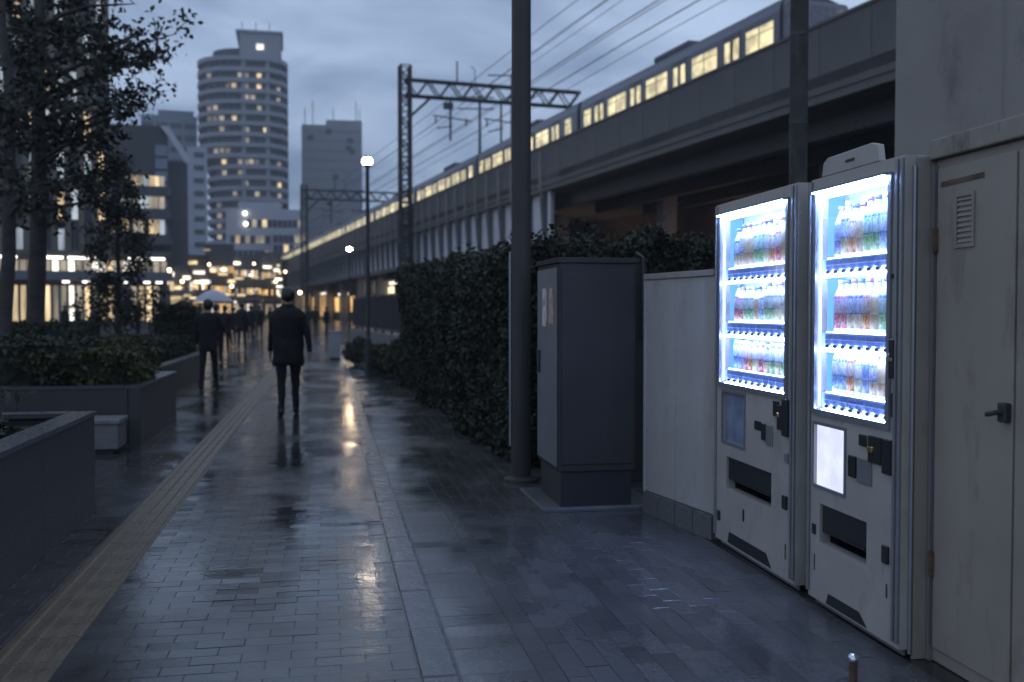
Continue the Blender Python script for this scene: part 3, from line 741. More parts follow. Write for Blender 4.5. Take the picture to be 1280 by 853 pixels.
# ================================================================== PLANTERS, HEDGES AND TREES ON THE LEFT
stone = mat('planter_granite', (.045, .043, .042), .4, vary=.2, scale=30, bump=.05, bscale=90, rvar=.1)
coping_m = mat('planter_coping', (.07, .07, .073), .3, vary=.2, scale=25, rvar=.1)
soil = mat('soil', (.03, .025, .02), .9, vary=.4, scale=20)
def planter(label, x0, x1, y0, y1, h, cop=.12):
    t = thing('stone_planter', label, 'planter', (x1, y0, 0), 0)
    W, D = x1 - x0, y1 - y0
    n = max(1, round(D / 1.2)); k = D / n
    for i in range(n): piece('wall_slab', stone, t, (-.06, k * (i + .5), h / 2), (.12, k - .006, h))
    n2 = max(1, round(W / 1.2)); k2 = (W - .13) / n2
    for yy in (.06, D - .06):
        for i in range(n2): piece('wall_slab', stone, t, (-.125 - k2 * (i + .5), yy, h / 2), (k2 - .006, .12, h))
    for i in range(n): piece('coping_stone', coping_m, t, (-.07, k * (i + .5), h + .017), (.17, k - .005, .03))
    for i in range(n2): piece('coping_stone', coping_m, t, (-.16 - k2 * (i + .5), .07, h + .0172), (k2 - .005, .17, .03))
    for i in range(n2): piece('coping_stone', coping_m, t, (-.16 - k2 * (i + .5), D - .07, h + .0172), (k2 - .005, .17, .03))
    MB().box(-W + .02, -.13, .13, D - .13, .1, h - .05).build('soil', soil, t)
    return t
planter('long dark granite planter with sharp corner beside the stone bench', -5.6, -1.62, 2.2, 7.4, .68)
planter('second granite planter with clipped shrubs beyond the stone bench', -6.4, -1.94, 10.95, 13.45, .60)
planter('far granite planter behind the clipped shrubs', -7.4, -2.6, 15.2, 22, .5)
bn = thing('stone_bench', 'pale stone block bench between the two granite planters', 'bench', (-2.40, 10.3, 0), 0)
MB().box(-.55, .36, 0, .42, .05, .30).build('block', mat('pale_stone', (.15, .145, .14), .5, vary=.15, scale=14, bump=.1), bn, bevel=.01)
MB().box(-.57, .38, -.02, .44, .302, .345).build('seat_slab', mat('pale_stone_top', (.19, .185, .18), .35, vary=.12, scale=14), bn, bevel=.006)
MB().box(-.5, .3, .05, .37, .0, .049).build('plinth', stone, bn)

shr = [(-1.98 - .55, 11.9, .55, 1.0, 1.6, .42, leaf_olive, 'olive clipped shrub at the corner of the second granite planter'),
       (-3.6, 12.0, .55, 1.7, 1.7, .55, leaf_dark, 'dark green shrub in the middle of the second granite planter'),
       (-5.2, 12.2, .55, 1.5, 1.6, .65, leaf_dark, 'tall dark shrub at the back of the second granite planter'),
       (-2.9, 5.3, .62, 1.9, 3.2, .30, leaf_dark, 'low dark ground cover shrub filling the long granite planter'),
       (-4.6, 5.6, .62, 1.3, 3.0, .62, leaf_dark, 'tall dark shrub at the back of the long granite planter'),
       (-3.2, 16.2, .45, 1.1, 1.8, .52, leaf_olive, 'olive shrub at the front of the far granite planter'),
       (-4.7, 17.0, .45, 1.7, 2.2, .75, leaf_dark, 'broad dark shrub on the far granite planter'),
       (-6.4, 17.5, .45, 1.6, 2.2, .7, leaf_olive, 'broad olive shrub at the outer end of the far granite planter'),
       (-3.6, 20.5, .45, 1.5, 2.2, .45, leaf_dark, 'low dark shrub at the back of the far granite planter')]
for (x, y, z, sx, sy, sz, m, lb) in shr: shrub(lb, (x, y, z), (sx, sy, sz), 3200, m, .075)
x, y = gxy(222, 24.0)
shrub('large dark clipped box hedge beside the umbrella holder', (x, y, .0), (1.05, 1.2, 1.5), 4500, leaf_dark, .08, 'box_hedge', 'hedge')

def tree(label, base, trunk_top, r0, targets, leaves_per, spread, lsize, depth_j=1.0, twigs=5, name='street_tree', m=None):
    t = thing(name, label, 'tree', base, 0)
    B = Vector(base); T = Vector(trunk_top); tk = MB()
    h = (T - B).length
    tpts = [B + (T - B) * f + Vector((random.gauss(0, .02), random.gauss(0, .02), 0)) * (h * .25 if 0 < f < 1 else 0) for f in (0, .12, .3, .5, .7, .85, 1)]
    tk.tube([p - B for p in tpts], [r0 * 1.35, r0 * 1.05, r0 * .95, r0 * .85, r0 * .7, r0 * .55, r0 * .35], 10)
    tk.build('trunk', bark, t, smooth=True)
    lm = MB(); pts = []
    for (tp, start) in targets:
        tp = Vector([float(c) for c in tp]); i = start * 6; k = min(5, int(i)); s0 = tpts[k].lerp(tpts[k + 1], i - k)
        mid = s0.lerp(tp, .5) + Vector((random.gauss(0, .06), random.gauss(0, .06), .12 * (tp - s0).length * random.uniform(-.2, .8)))
        q = [s0, s0.lerp(mid, .5) + Vector((0, 0, .04)), mid, mid.lerp(tp, .55), tp]
        rr = r0 * .32
        lm.tube([p - B for p in q], [rr, rr * .8, rr * .6, rr * .4, rr * .12], 6)
        for j in range(twigs):
            f = random.uniform(.3, 1); a = q[2].lerp(tp, (f - .3) / .7)
            e = a + Vector((random.gauss(0, 1), random.gauss(0, 1) * depth_j, random.gauss(.1, .7))) * spread
            lm.tube([a - B, a.lerp(e, .5) - B + Vector((0, 0, .02)), e - B], [rr * .25, rr * .15, rr * .06], 4)
            for c in range(leaves_per):
                g = a.lerp(e, random.uniform(.25, 1.1)) - B
                pts.append((g.x + random.gauss(0, lsize * .9), g.y + random.gauss(0, lsize * .9), g.z + random.gauss(0, lsize * .8)))
    lm.build('limbs', bark, t)
    link('crown', leaf_mesh('crown', pts, lsize, m or leaf_tree, .5, .6), t)
    return t
TD = 15.5
bx, by = gxy(46, TD)
targ = [(P(u, v, TD + random.uniform(-1.3, 1.6)), s) for (u, v, s) in
        [(222, 42, .62), (205, 70, .58), (214, 60, .6), (180, 40, .66), (178, 110, .55), (185, 130, .52), (160, 75, .62), (150, 130, .52), (130, 40, .7), (135, 95, .6), (110, 10, .8), (150, 165, .48), (120, 170, .5),
         (90, 60, .75), (60, 20, .9), (70, 110, .7), (100, 140, .55), (85, 190, .5), (110, 220, .42), (60, 170, .55), (30, 90, .75), (10, 50, .8), (0, 130, .65), (20, 190, .55), (-30, 80, .7), (-25, 160, .6), (130, -20, .85), (80, -40, .95), (170, 5, .75), (20, -30, .95), (75, 250, .4), (130, 250, .38), (15, 260, .4), (150, 205, .42)]]
tree('large street tree with leafy branch reaching out over the planters toward the sky', (bx, by, .4), tuple(P(52, -90, TD)), .135, targ, 34, .30, .115)
bx, by = gxy(4, TD - 1.5)
targ = [(P(u, v, TD - 1.5 + random.uniform(-1, 1)), s) for (u, v, s) in [(-40, 20, .8), (20, 10, .85), (35, 70, .7), (-20, 120, .6), (30, 150, .55), (10, 220, .45), (40, 240, .4), (55, 40, .8), (-40, 200, .5), (65, 120, .6)]]
tree('street tree with straight bare lower trunk at the edge of the planters', (bx, by, .4), tuple(P(8, -60, TD - 1.5)), .10, targ, 30, .30, .115)
bx, by = gxy(147, 22)
targ = []
for k in range(30):
    v = 195 + 7.0 * k * .95; hw2 = 12 + (v - 195) * .20
    targ.append((P(147 + random.choice((-1, 1)) * random.uniform(.35, 1) * hw2, v + 10, 22 + random.uniform(-.8, .8)), max(.12, 1 - (v - 185) / 215)))
tree('slim cone shaped young tree with tiers of drooping branches', (bx, by, .3), tuple(P(147, 180, 22)), .06, targ, 42, .22, .10, name='young_tree')

# ================================================================== STREET LAMPS
def street_lamp(label, u, d, yhead, gm, group='street lamps along the path'):
    x, y = gxy(u, d); h = CAMH + (388 - yhead) / FPX * d
    t = thing('street_lamp', label, 'street lamp', (x, y, 0), 0, group)
    MB().tube([(0, 0, 0), (0, 0, .8), (0, 0, .82), (0, 0, h - .12)], [.075, .07, .045, .04], 12).build('post', dark_steel, t)
    MB().lathe([(.06, h - .12), (.10, h - .09), (.10, h - .07)], 12).build('collar', dark_steel, t)
    MB().sphere((0, 0, h), .115, 14, 10, .85).build('globe', gm, t, smooth=True)
    MB().lathe([(.12, h + .075), (.06, h + .12), (.01, h + .135)], 12).build('cap', dark_steel, t)
street_lamp('tall street lamp with glowing globe beside the ivy hedge railing', 460, 21.7, 203, emis('lamp_globe_pale', (1.0, .84, .66), 32.0))
street_lamp('glowing street lamp farther down the path beyond the pale box', 437, 50, 312, emis('lamp_globe_gold', (1.0, .74, .46), 200.0))

# railing beyond the hedge
ra = np.array(P(502, 388, 22.5)); rb = np.array(P(441, 388, 33)); rd = rb - ra; rl = float(np.hypot(rd[0], rd[1]))
rt_ = thing('railing', 'dark metal railing on a low wall beyond the ivy hedge', 'railing', (ra[0], ra[1], 0), math.atan2(rd[1], rd[0]))
MB().box(0, rl, -.1, .1, 0, .82).build('low_wall', mat('low_wall', (.14, .14, .14), .7, vary=.2), rt_)
for z in (.9, 1.78): MB().box(0, rl, -.02, .02, z, z + .04).build('rail', dark_steel, rt_)
n = int(rl / .16)
for k in range(n + 1):
    if k % 10 == 0: piece('post', dark_steel, rt_, (min(rl - .03, k * .16) + .015, 0, 1.33), (.06, .06, 1.0))
    else: piece('baluster', dark_steel, rt_, (k * .16, 0, 1.36), (.022, .022, .83))
x, y = gxy(418, 29)
gb = thing('utility_box', 'pale grey utility box standing at the path edge past the low shrubs', 'box', (x, y, 0), 0)
MB().box(-.17, .17, -.15, .15, .04, .78).build('body', mat('pale_box', (.3, .31, .32), .5, vary=.1), gb, bevel=.01)
MB().box(-.185, .185, -.165, .165, .781, .82).build('lid', mat('pale_box', (.3, .31, .32)), gb, bevel=.006)
MB().box(-.15, .15, -.13, .13, 0, .039).build('plinth', dark_steel, gb)

# ================================================================== VIADUCT AND TRAIN
VAZ = atan((215 - 640) / FPX) + YAW
VD = np.array([sin(VAZ), cos(VAZ), 0]); VN = np.array([cos(VAZ), -sin(VAZ), 0])
VROT = -VAZ                                        # local y runs along the track, local x away from the path
def vs_at(u, Lx):                                  # distance along the track where a line of sight meets the plane at offset Lx
    p = onplane(u, 388, VN * Lx, VN); return float(p @ VD)
LV = 19.5; ZS, ZP = 7.95, 10.42
via = thing('railway_viaduct', 'long grey concrete railway viaduct carrying the lit train', 'viaduct', (0, 0, 0), VROT)
S0, S1 = 2.0, 330.0; SW = vs_at(682, LV)
MB().box(LV + .02, LV + 13, S0, S1, ZS, ZS + .9).build('deck', concrete_d, via)
MB().box(LV - .10, LV + .018, S0, S1, ZS + .28, ZS + .50).build('edge_ledge', concrete_d, via)
panel_m = mat('parapet_panel', (.12, .114, .11), .8, vary=.2, scale=.5, grime=.6, dirt=(.07, .068, .065))
s = S0; k = 0
pm = {}
while s < 250:
    piece('parapet_panel', panel_m, via, (LV + .09, s + 1.25, (ZS + .51 + ZP) / 2), (.14, 2.47, ZP - ZS - .51))
    piece('slab_edge', concrete_d, via, (LV - .02, s + 1.25, ZS + .14), (.07, 2.48, .26))
    if s > SW: piece('parapet_post', concrete, via, (LV - .06, s, (ZS + ZP) / 2 - .1), (.13, .22, ZP - ZS - .3))
    s += 2.5
MB().box(LV + .0, LV + .2, 250, S1, ZS + .51, ZP).build('parapet_wall', panel_m, via)
MB().box(LV - .03, LV + .2, S0, 250, ZP + .002, ZP + .10).build('parapet_cap', concrete_d, via)
# bright wall and brackets under the deck beyond the near span
lightwall = mat('pale_rendered_wall', (.62, .63, .66), .8, vary=.12, scale=.6, grime=.4, dirt=(.2, .2, .2))
zb = 5.45
MB().box(LV + .32, LV + .5, SW, 260, zb, ZS - .01).build('rendered_wall', lightwall, via)
MB().box(LV + .2, LV + 1.2, SW, 260, zb - .35, zb - .01).build('lower_beam', concrete_d, via)
s = SW + .6
rib_m = mat('bracket_concrete', (.13, .13, .135), .85, vary=.2, scale=.8)
ribm = MB().yprism([(.05, 0), (.27, 0), (.27, ZS - zb - .02), (-.12, ZS - zb - .02), (-.12, ZS - zb - .4), (.02, .35)], -.17, .17).mesh('bracket', rib_m)
while s < 220:
    link('bracket', ribm, via, (LV + .04, s, zb)); s += 2.5
# curved end of the pale wall
ar = MB(); prof = [(0, 0)] + [(.9 - .9 * cos(a), 1.7 + .8 * sin(a)) for a in np.linspace(0, pi / 2, 7)] + [(.9, 0)]
arch_o = ar.yprism([(LV + .1 + a * .01, zb + b) for a, b in prof], SW - .35, SW - .05).build('end_wall', lightwall, via)
# piers, back wall, beams of the near span
pier_m = mat('pier_concrete', (.22, .21, .20), .85, vary=.2, scale=.7, grime=.5, dirt=(.1, .09, .08))
for u, Lx in ((833, 25.5), (1040, 25.5), (700, 25.5)):
    s = vs_at(u, Lx); piece('pier', pier_m, via, (Lx, s, ZS / 2 - .01), (.8, .8, ZS - .04))
s = SW + 2
while s < 230:
    piece('pier', pier_m, via, (LV + 1.5, s, zb / 2 - .2), (.9, .9, zb - .36)); s += 12.5
for k in range(4): MB().box(LV + 1.5 + 3.2 * k, LV + 1.9 + 3.2 * k, S0, SW + 4, ZS - .7, ZS - .005).build('girder', mat('girder_dark', (.09, .088, .085), .8, vary=.2), via)
brown = mat('brown_back_wall', (.16, .115, .095), .85, vary=.35, scale=.35, grime=.5, dirt=(.06, .05, .045))
MB().box(LV + 10.5, LV + 11, S0 - 10, 330, 0, ZS - .01).build('back_wall', brown, via)
bmp = thing('site_hoarding', 'brown metal hoarding standing in the dark under the near viaduct span', 'hoarding', (0, 0, 0), VROT)
for k in range(22):
    piece('hoarding_sheet', brown, bmp, (LV + 5.4 + .03 * (k % 2), 15 + k * 2.0, 1.9), (.06, 1.98, 3.8))
MB().box(LV + 5.2, LV + 5.36, 14, 59, 3.805, 3.95).build('top_rail', dark_steel, bmp)
# warm lamps under the span
warm_l = emis('warm_tube', (1.0, .66, .45), 20.0)
for i, (u, z) in enumerate(((748, 3.2), (905, 3.2))):
    s = vs_at(u, 27.4); p = VN * 27.4 + VD * s
    t = thing('underpass_lamp', f'warm tube lamp hung low under the viaduct {["near the pale end wall", "behind the wider vending machine"][i]}', 'lamp', (p[0], p[1], 0), VROT)
    MB().box(-.08, .08, -1.2, 1.2, z, z + .06).build('tube', warm_l, t)
    MB().box(-.10, .10, -1.25, 1.25, z - .06, z - .002).build('housing', dark_steel, t)
    for yy in (-.5, .5): MB().bar((.09, yy, z - .03), (.09, yy, ZS - .005), .02).build('hanger', dark_steel, t)

# train cars
car_m = mat('train_grey_metal', (.17, .17, .205), .35, metal=.35, vary=.06, scale=.4)
roof_m = mat('train_roof', (.10, .10, .115), .6, vary=.15, scale=.5)
dkdoor = mat('door_frame_dark', (.10, .10, .115), .45, vary=.1)
win_lit = emis('train_window_light', (1.0, .86, .50), .95, vary=.22, scale=1.7, lo=.45)
LT = 22.0; ZR = 9.82; TW = 2.9
sD = vs_at(911, LT)
SN = sD - 3.5                                    # near end of the train
def make_car(first):
    t = thing('train_car', 'x', 'train car', (0, 0, 0), VROT, 'cars of the commuter train')
    CL = 19.5
    prof = [(0, .95), (.0, 3.0), (.06, 3.3), (.25, 3.52), (.7, 3.66), (TW - .7, 3.66), (TW - .25, 3.52), (TW - .06, 3.3), (TW, 3.0), (TW, .95)]
    b = MB(); b.yprism(prof[:3] + prof[7:], 0.0, CL); b.build('body', car_m, t)
    r = MB(); r.yprism(prof[2:8], .0, CL); r.build('roof', roof_m, t)
    MB().box(.3, TW - .3, .1, CL - .1, .3, .949).build('underframe', dark_steel, t)
    doors = [3.5, 8.3, 13.1, 17.9 - 1.7]
    doors = [3.4, 7.9, 12.4, 16.9]
    for d in doors:
        do = MB().box(-.012, -.001, d - .68, d + .68, 1.0, 2.98).build('door', dkdoor, t)
        for q in (-.34, .34): piece('door_window', win_lit, do, (-.014, d + q, 2.28), (.008, .42, .86))
    wz = 2.27
    wl = [(1.35, 1.9 if first else .9)] + [((doors[i] + doors[i + 1]) / 2, 2.1) for i in range(3)] + [(18.5, .9)]
    for c, wd in wl:
        wo = piece('window', win_lit, t, (-.012, c, wz), (.02, wd, .95))
        n = 2 if wd > 1.5 else 1
        for q in range(n - 1): piece('window_bar', dkdoor, t, (-.024, c + .0, wz), (.01, .06, .95))
        piece('window_bar', dkdoor, t, (-.024, c, wz + .2), (.008, wd, .035))
    MB().box(.5, TW - .5, 8.0, 11.5, 3.661, 4.0).build('air_conditioner', roof_m, t, bevel=.1)
    for y in (3, 15.5): MB().box(.8, TW - .8, y, y + 1.2, 3.661, 3.78).build('roof_vent', roof_m, t, bevel=.04)
    MB().box(-.01, -.0012, 0, CL, 1.3, 1.5).build('colour_stripe', mat('train_stripe', (.12, .17, .3), .4), t)
    return t
def pantograph(t, y):
    p = MB(); zz = 3.66
    for x in (.7, TW - .7):
        p.bar((x, y - .6, zz + .15), (x + .2, y + .5, zz + .9), .05); p.bar((x + .2, y + .5, zz + .9), (x, y - .3, zz + 1.5), .045)
    p.bar((.3, y - .3, zz + 1.52), (TW - .3, y - .3, zz + 1.52), .06); p.bar((.5, y, zz + .1), (TW - .5, y, zz + .1), .1)
    p.build('pantograph', dark_steel, t)
names = ['nearest end', 'second', 'third', 'fourth', 'fifth', 'sixth', 'seventh', 'eighth', 'ninth', 'tenth', 'eleventh']
first = make_car(True); second = make_car(False)
MB().box(.05, TW - .05, -.5, -.01, .9, 3.4).build('cab_front', mat('cab_front_grey', (.16, .16, .18), .4), first, bevel=.2)
for x in (.4, TW - .4): MB().lathe([(.1, 0), (.1, .05)], 10).build('headlight', emis('tail_lamp', (1, .8, .6), 6.0), first, loc=(x, -.53, 2.9)).rotation_euler = (pi / 2, 0, 0)
for k in range(11):
    t = first if k == 0 else (second if k == 1 else copy_tree(second))
    p = VN * LT + VD * (SN + 20 * k); t.location = (p[0], p[1], ZR)
    t['label'] = 'lit grey commuter train car with cab at the end of the train on the viaduct' if k == 0 else f'lit grey commuter train car on the viaduct, {names[k]} car from the cab'
MBr = MB(); 
for x in (LT + TW / 2 - .53, LT + TW / 2 + .53): MBr.box(x - .04, x + .04, S0, 250, ZS + .901, ZR + .0)
tag(MBr.build('railway_track', dark_steel), kind='structure').rotation_euler = (0, 0, VROT)
# wheels under the floor are hidden by the parapet: a bogie block keeps each car on the rail
for o in [o for o in COL.objects if o.name.startswith('train_car')]:
    for y in (2.5, 17): MB().box(.4, TW - .4, y - 1, y + 1, 0.002, .32).build('bogie', dark_steel, o)

# catenary gantries
def gantry(label, u, Lx, ytop, yb0, beam_len):
    s = vs_at(u, Lx); p = VN * Lx + VD * s; d = float((p - CAM) @ FW)
    zt = CAMH + (388 - ytop) / FPX * d; zb_ = CAMH + (388 - yb0) / FPX * d
    t = thing('catenary_gantry', label, 'gantry', (p[0], p[1], 0), VROT, 'catenary gantries over the viaduct')
    hw = .42
    ch = [(-hw, -hw), (hw, -hw), (hw, hw), (-hw, hw)]
    for x, y in ch: MB().bar((x, y, 0), (x, y, zt), .16).build('mast_chord', dark_steel, t)
    lc = MB(); nz = int(zt / .95)
    for i in range(nz):
        z0, z1 = zt * i / nz, zt * (i + 1) / nz
        for j in range(4):
            a, b = ch[j], ch[(j + 1) % 4]
            if i % 2: a, b = b, a
            lc.bar((*a, z0), (*b, z1), .08)
            lc.bar((*ch[j], z1), (*ch[(j + 1) % 4], z1), .07)
    lc.build('mast_lacing', dark_steel, t)
    bh = 1.35
    for y in (-.35, .35):
        for z in (zb_, zb_ - bh): MB().bar((0, y, z), (beam_len, y, z), .15).build('beam_chord', dark_steel, t)
    lc = MB(); nb = int(beam_len / .95)
    for i in range(nb):
        x0, x1 = beam_len * i / nb, beam_len * (i + 1) / nb
        for y in (-.35, .35): lc.bar((x0, y, zb_ - (bh if i % 2 else 0)), (x1, y, zb_ - (0 if i % 2 else bh)), .10)
    lc.build('beam_lacing', dark_steel, t)
    MB().bar((.3, 0, zb_ - bh - 1.9), (2.3, 0, zb_ - bh), .16).build('brace', dark_steel, t)
    for x in (4.0, 8.6):
        MB().bar((x, 0, zb_ - bh), (x, 0, zb_ - bh - 3.6), .14).build('drop_arm', dark_steel, t)
        a = MB(); a.bar((x - 1.6, 0, zb_ - bh - 1.5), (x + 1.9, 0, zb_ - bh - 1.8), .08); a.bar((x - 1.2, 0, zb_ - bh - 2.6), (x + .2, 0, zb_ - bh - 2.3), .07); a.build('steady_arm', dark_steel, t)
        for q in (-1.3, 1.4): MB().lathe([(.05, -.3), (.12, -.2), (.06, -.1), (.12, 0), (.06, .1), (.12, .2), (.05, .3)], 8).build('insulator', concrete, t, loc=(x + q, 0, zb_ - bh - 1.9))
    MB().bar((4.6, 0, zb_), (4.6, 0, zb_ + 1.9), .10).build('horn', dark_steel, t)
    MB().tube([(6.2, 0, zb_), (6.2, 0, zb_ + 1.2), (6.05, 0, zb_ + 1.5), (5.8, 0, zb_ + 1.5)], .04, 6).build('horn', dark_steel, t)
    MB().box(3.4, 4.2, -.2, .2, zb_ - bh - .9, zb_ - bh - .35).build('switch_gear', dark_steel, t)
    return t
gantry('tall lattice mast gantry spanning the tracks beside the pale bracketed wall', 507, 18.9, 85, 102, 16)
gantry('distant lattice mast gantry at the far bend of the viaduct', 381, 18.9, 232, 238, 18)
# masts on the far side
for u, ytop, lb in ((600, 122, 'thin catenary mast on the far side of the tracks behind the gantry beam'), (640, 95, 'thin catenary mast beyond the train behind the dark steel pole')):
    s = vs_at(u, 31.0); p = VN * 31 + VD * s; d = float((p - CAM) @ FW)
    z = CAMH + (388 - ytop) / FPX * d
    t = thing('catenary_mast', lb, 'mast', (p[0], p[1], ZS + .9), VROT)
    MB().tube([(0, 0, 0), (0, 0, z - ZS - .9)], [.2, .14], 8).build('shaft', dark_steel, t)
    for dz in (1.2, 2.4): MB().bar((-2.4, 0, z - ZS - dz), (1.6, 0, z - ZS - dz + .2), .1).build('cross_arm', dark_steel, t)

wire_m = mat('wire', (.03, .03, .035), .5)
WIRES = [(721, 0, 19.2, 'first'), (757, 0, 20.4, 'second'), (822, 0, 22.6, 'third'), (830, 0, 23.0, 'fourth'), (872, 0, 23.6, 'fifth'), (905, 0, 26.5, 'sixth'), (700, 42, 24.8, 'seventh'), (690, 60, 27.2, 'eighth')]
for i, (u, v, Lx, nm) in enumerate(WIRES):
    p = onplane(u, v, VN * Lx, VN); z = float(p[2])
    pts = [(Lx, s, z - .10 * sin(pi * ((s % 50) / 50)) ) for s in np.arange(5, 300, 5.0)]
    o = MB().tube(pts, .022 if i not in (2, 4) else .032, 5).build('overhead_wire', wire_m); o.rotation_euler = (0, 0, VROT)
    tag(o, f'thin dark overhead line above the train, {nm} from the path side', 'wire', 'overhead lines above the viaduct')

# shops in the arches below the viaduct
warm = emis('shop_light_warm', (1.0, .58, .20), 1.5, vary=.4, scale=.5, lo=.25)
warm2 = emis('shop_light_yellow', (1.0, .76, .42), 1.6, vary=.4, scale=.6, lo=.25)
whitel = emis('shop_light_white', (1.0, .90, .74), 2.2, vary=.3, scale=.6, lo=.5)
shopwall = mat('shop_dark_wall', (.07, .062, .056), .8, vary=.3, scale=.5)
arch = [(500, 474, warm2, 'pale yellow lit shop in the nearest viaduct arch beyond the railing', (3.9, 2.4), True),
        (470, 440, warm, 'dim shop with one white vertical sign under the viaduct', (2.4, 1.5), False),
        (438, 412, warm, 'shop with scattered warm lights under the middle of the viaduct', (3.2, 1.2), True),
        (410, 385, warm, 'bright orange lit shop front under the viaduct behind the walking man', (3.6, .5), True),
        (383, 366, warm2, 'far yellow lit shop under the end of the viaduct', (4.0, .5), True)]
for i, (ua, ub, lm, lb, (zt, zl), strip) in enumerate(arch):
    sa, sb = vs_at(ua, 21.2), vs_at(ub, 21.2); p = VN * 21.6 + VD * sa
    t = thing('arch_shop', lb, 'shop', (p[0], p[1], 0), VROT, 'shops below the viaduct')
    Lg = sb - sa
    MB().box(.3, 4.5, 0.1, Lg - .1, 0, 4.9).build('wall', shopwall, t)
    nwin = max(2, int(Lg / 3.5)); wdt = Lg / nwin
    for k in range(nwin):
        if random.random() < .9: 
            wo = piece('window', lm if random.random() < .8 else shopwall, t, (.28, wdt * (k + .5), (zt + zl) / 2), (.06, wdt * .72, zt - zl))
            piece('mullion', dark_steel, t, (.24, wdt * (k + .5), (zt + zl) / 2), (.04, .12, zt - zl))
    if strip: piece('sign_light', whitel, t, (.2, Lg * .5, zt + .35), (.1, Lg * .5, .3))
    if i == 1: piece('sign_light', whitel, t, (-.3, Lg * .35, 4.0), (.3, .5, 1.3))
    MB().box(-.5, .2, 0.1, Lg - .1, zt + .6, zt + .7).build('awning', shopwall, t)

# ================================================================== BUILDINGS
def brot(u): return -(YAW + atan((u - CX) / FPX))
def frame(u, d): x, y = gxy(u, d); return (x, y, 0)
def ZY(y, d): return CAMH + (388 - y) / FPX * d
win_dark = mat('dark_glass', (.035, .04, .05), .35, vary=.2, scale=.5)
bw_warm = emis('window_warm', (1.0, .74, .42), 1.05, vary=.5, scale=.5, lo=.35)
bw_white = emis('window_white', (1.0, .94, .82), 1.9, vary=.4, scale=.5, lo=.5)
bw_dim = emis('window_dim', (.9, .78, .6), .45, vary=.5, scale=.4, lo=.4)
bw_cold = emis('window_cold', (.75, .88, 1.0), .55, vary=.4, scale=.4, lo=.4)
def wallm(name, c): return mat(name, c, .8, vary=.08, scale=.05, grime=.2, dirt=tuple(q * .7 for q in c))

# residential tower with curved balconies
TDp = 288.0; px = TDp / FPX
tw = thing('apartment_tower', 'tall rounded apartment tower with banded balconies and a few lit windows', 'tower', frame(304, TDp), brot(360))
Wt = 113 * px
def plan(w, cut=0.0, inset=0.0):
    pts = []; hw = w / 2
    x0 = -hw + cut
    for a in np.linspace(pi, pi * 1.5, 9): pts.append((x0 + inset + 13 + (13 - 0) * cos(a) , 12 + (12 - inset) * sin(a)))
    pts += [(hw * .62, -.0 + inset), (hw - 1.5 - inset, 3.0 + inset), (hw - inset, 7 + inset), (hw - inset, 26), (x0 + inset, 26)]
    return pts
top_z = ZY(72, TDp); fl = 13.4 * px; nf = int(top_z / fl)
z_cut = ZY(195, TDp)
balc = wallm('balcony_band', (.27, .275, .30)); recess = wallm('balcony_recess', (.05, .052, .06)); 
MB().prism(plan(Wt, 2.6, 1.6), 0, z_cut).build('lower_core', recess, tw)
MB().prism(plan(Wt, 0, 1.6), z_cut, top_z - .6).build('upper_core', recess, tw)
bmA = MB().prism(plan(Wt, 0), 0, fl * .40).mesh('balcony', balc); bmB = MB().prism(plan(Wt, 2.6), 0, fl * .40).mesh('balcony', balc)
for i in range(nf + 1):
    z = top_z - fl * i - fl * .4
    if z < 4: break
    link('balcony', bmA if z > z_cut - 1 else bmB, tw, (0, 0, z))
    hw = Wt / 2; cut = 0 if z > z_cut else 2.6
    for j in range(12):
        f = (j + .5) / 12; x = -hw + cut + 3 + f * (Wt - 5 - cut)
        a = math.acos(max(-1, min(1, (x - (-hw + cut + 13)) / 13))) if x < -hw + cut + 13 else None
        y = 12 - 10.3 * sin(a) if a is not None else (1.55 if x < hw * .6 else 4.6)
        r = random.random(); mm = bw_warm if r < .035 else (bw_dim if r < .24 else (bw_white if r < .04 else win_dark))
        piece('window', mm, tw, (x, y - .02, z - fl * .30), (1.25, .35, fl * .42))
MB().box(Wt * -.02, Wt * .43, 3, 22, top_z + .3, ZY(40, TDp)).build('roof_house', wallm('roof_house', (.27, .275, .30)), tw)
MB().box(Wt * -.06, Wt * .45, 2.5, 22.5, ZY(40, TDp) + .01, ZY(37, TDp)).build('roof_rim', wallm('roof_house', (.27, .275, .30)), tw)
MB().prism([(x * .8, y * .8 + 3) for x, y in plan(Wt * .98, 0, 2)], top_z + .31, ZY(58, TDp)).build('roof_terrace', recess, tw)
piece('window', bw_white, tw, (Wt * .2, 2.9, ZY(57, TDp)), (2, .3, 1.6))
for k in range(3): piece('antenna', dark_steel, tw, (Wt * (.0 + .15 * k), 8, ZY(36, TDp) + 1.5), (.2, .2, 4))
for x in (.02, .28): piece('stair_rib', balc, tw, (Wt * x, 1.2, top_z / 2), (1.1, 1.4, top_z - 1))

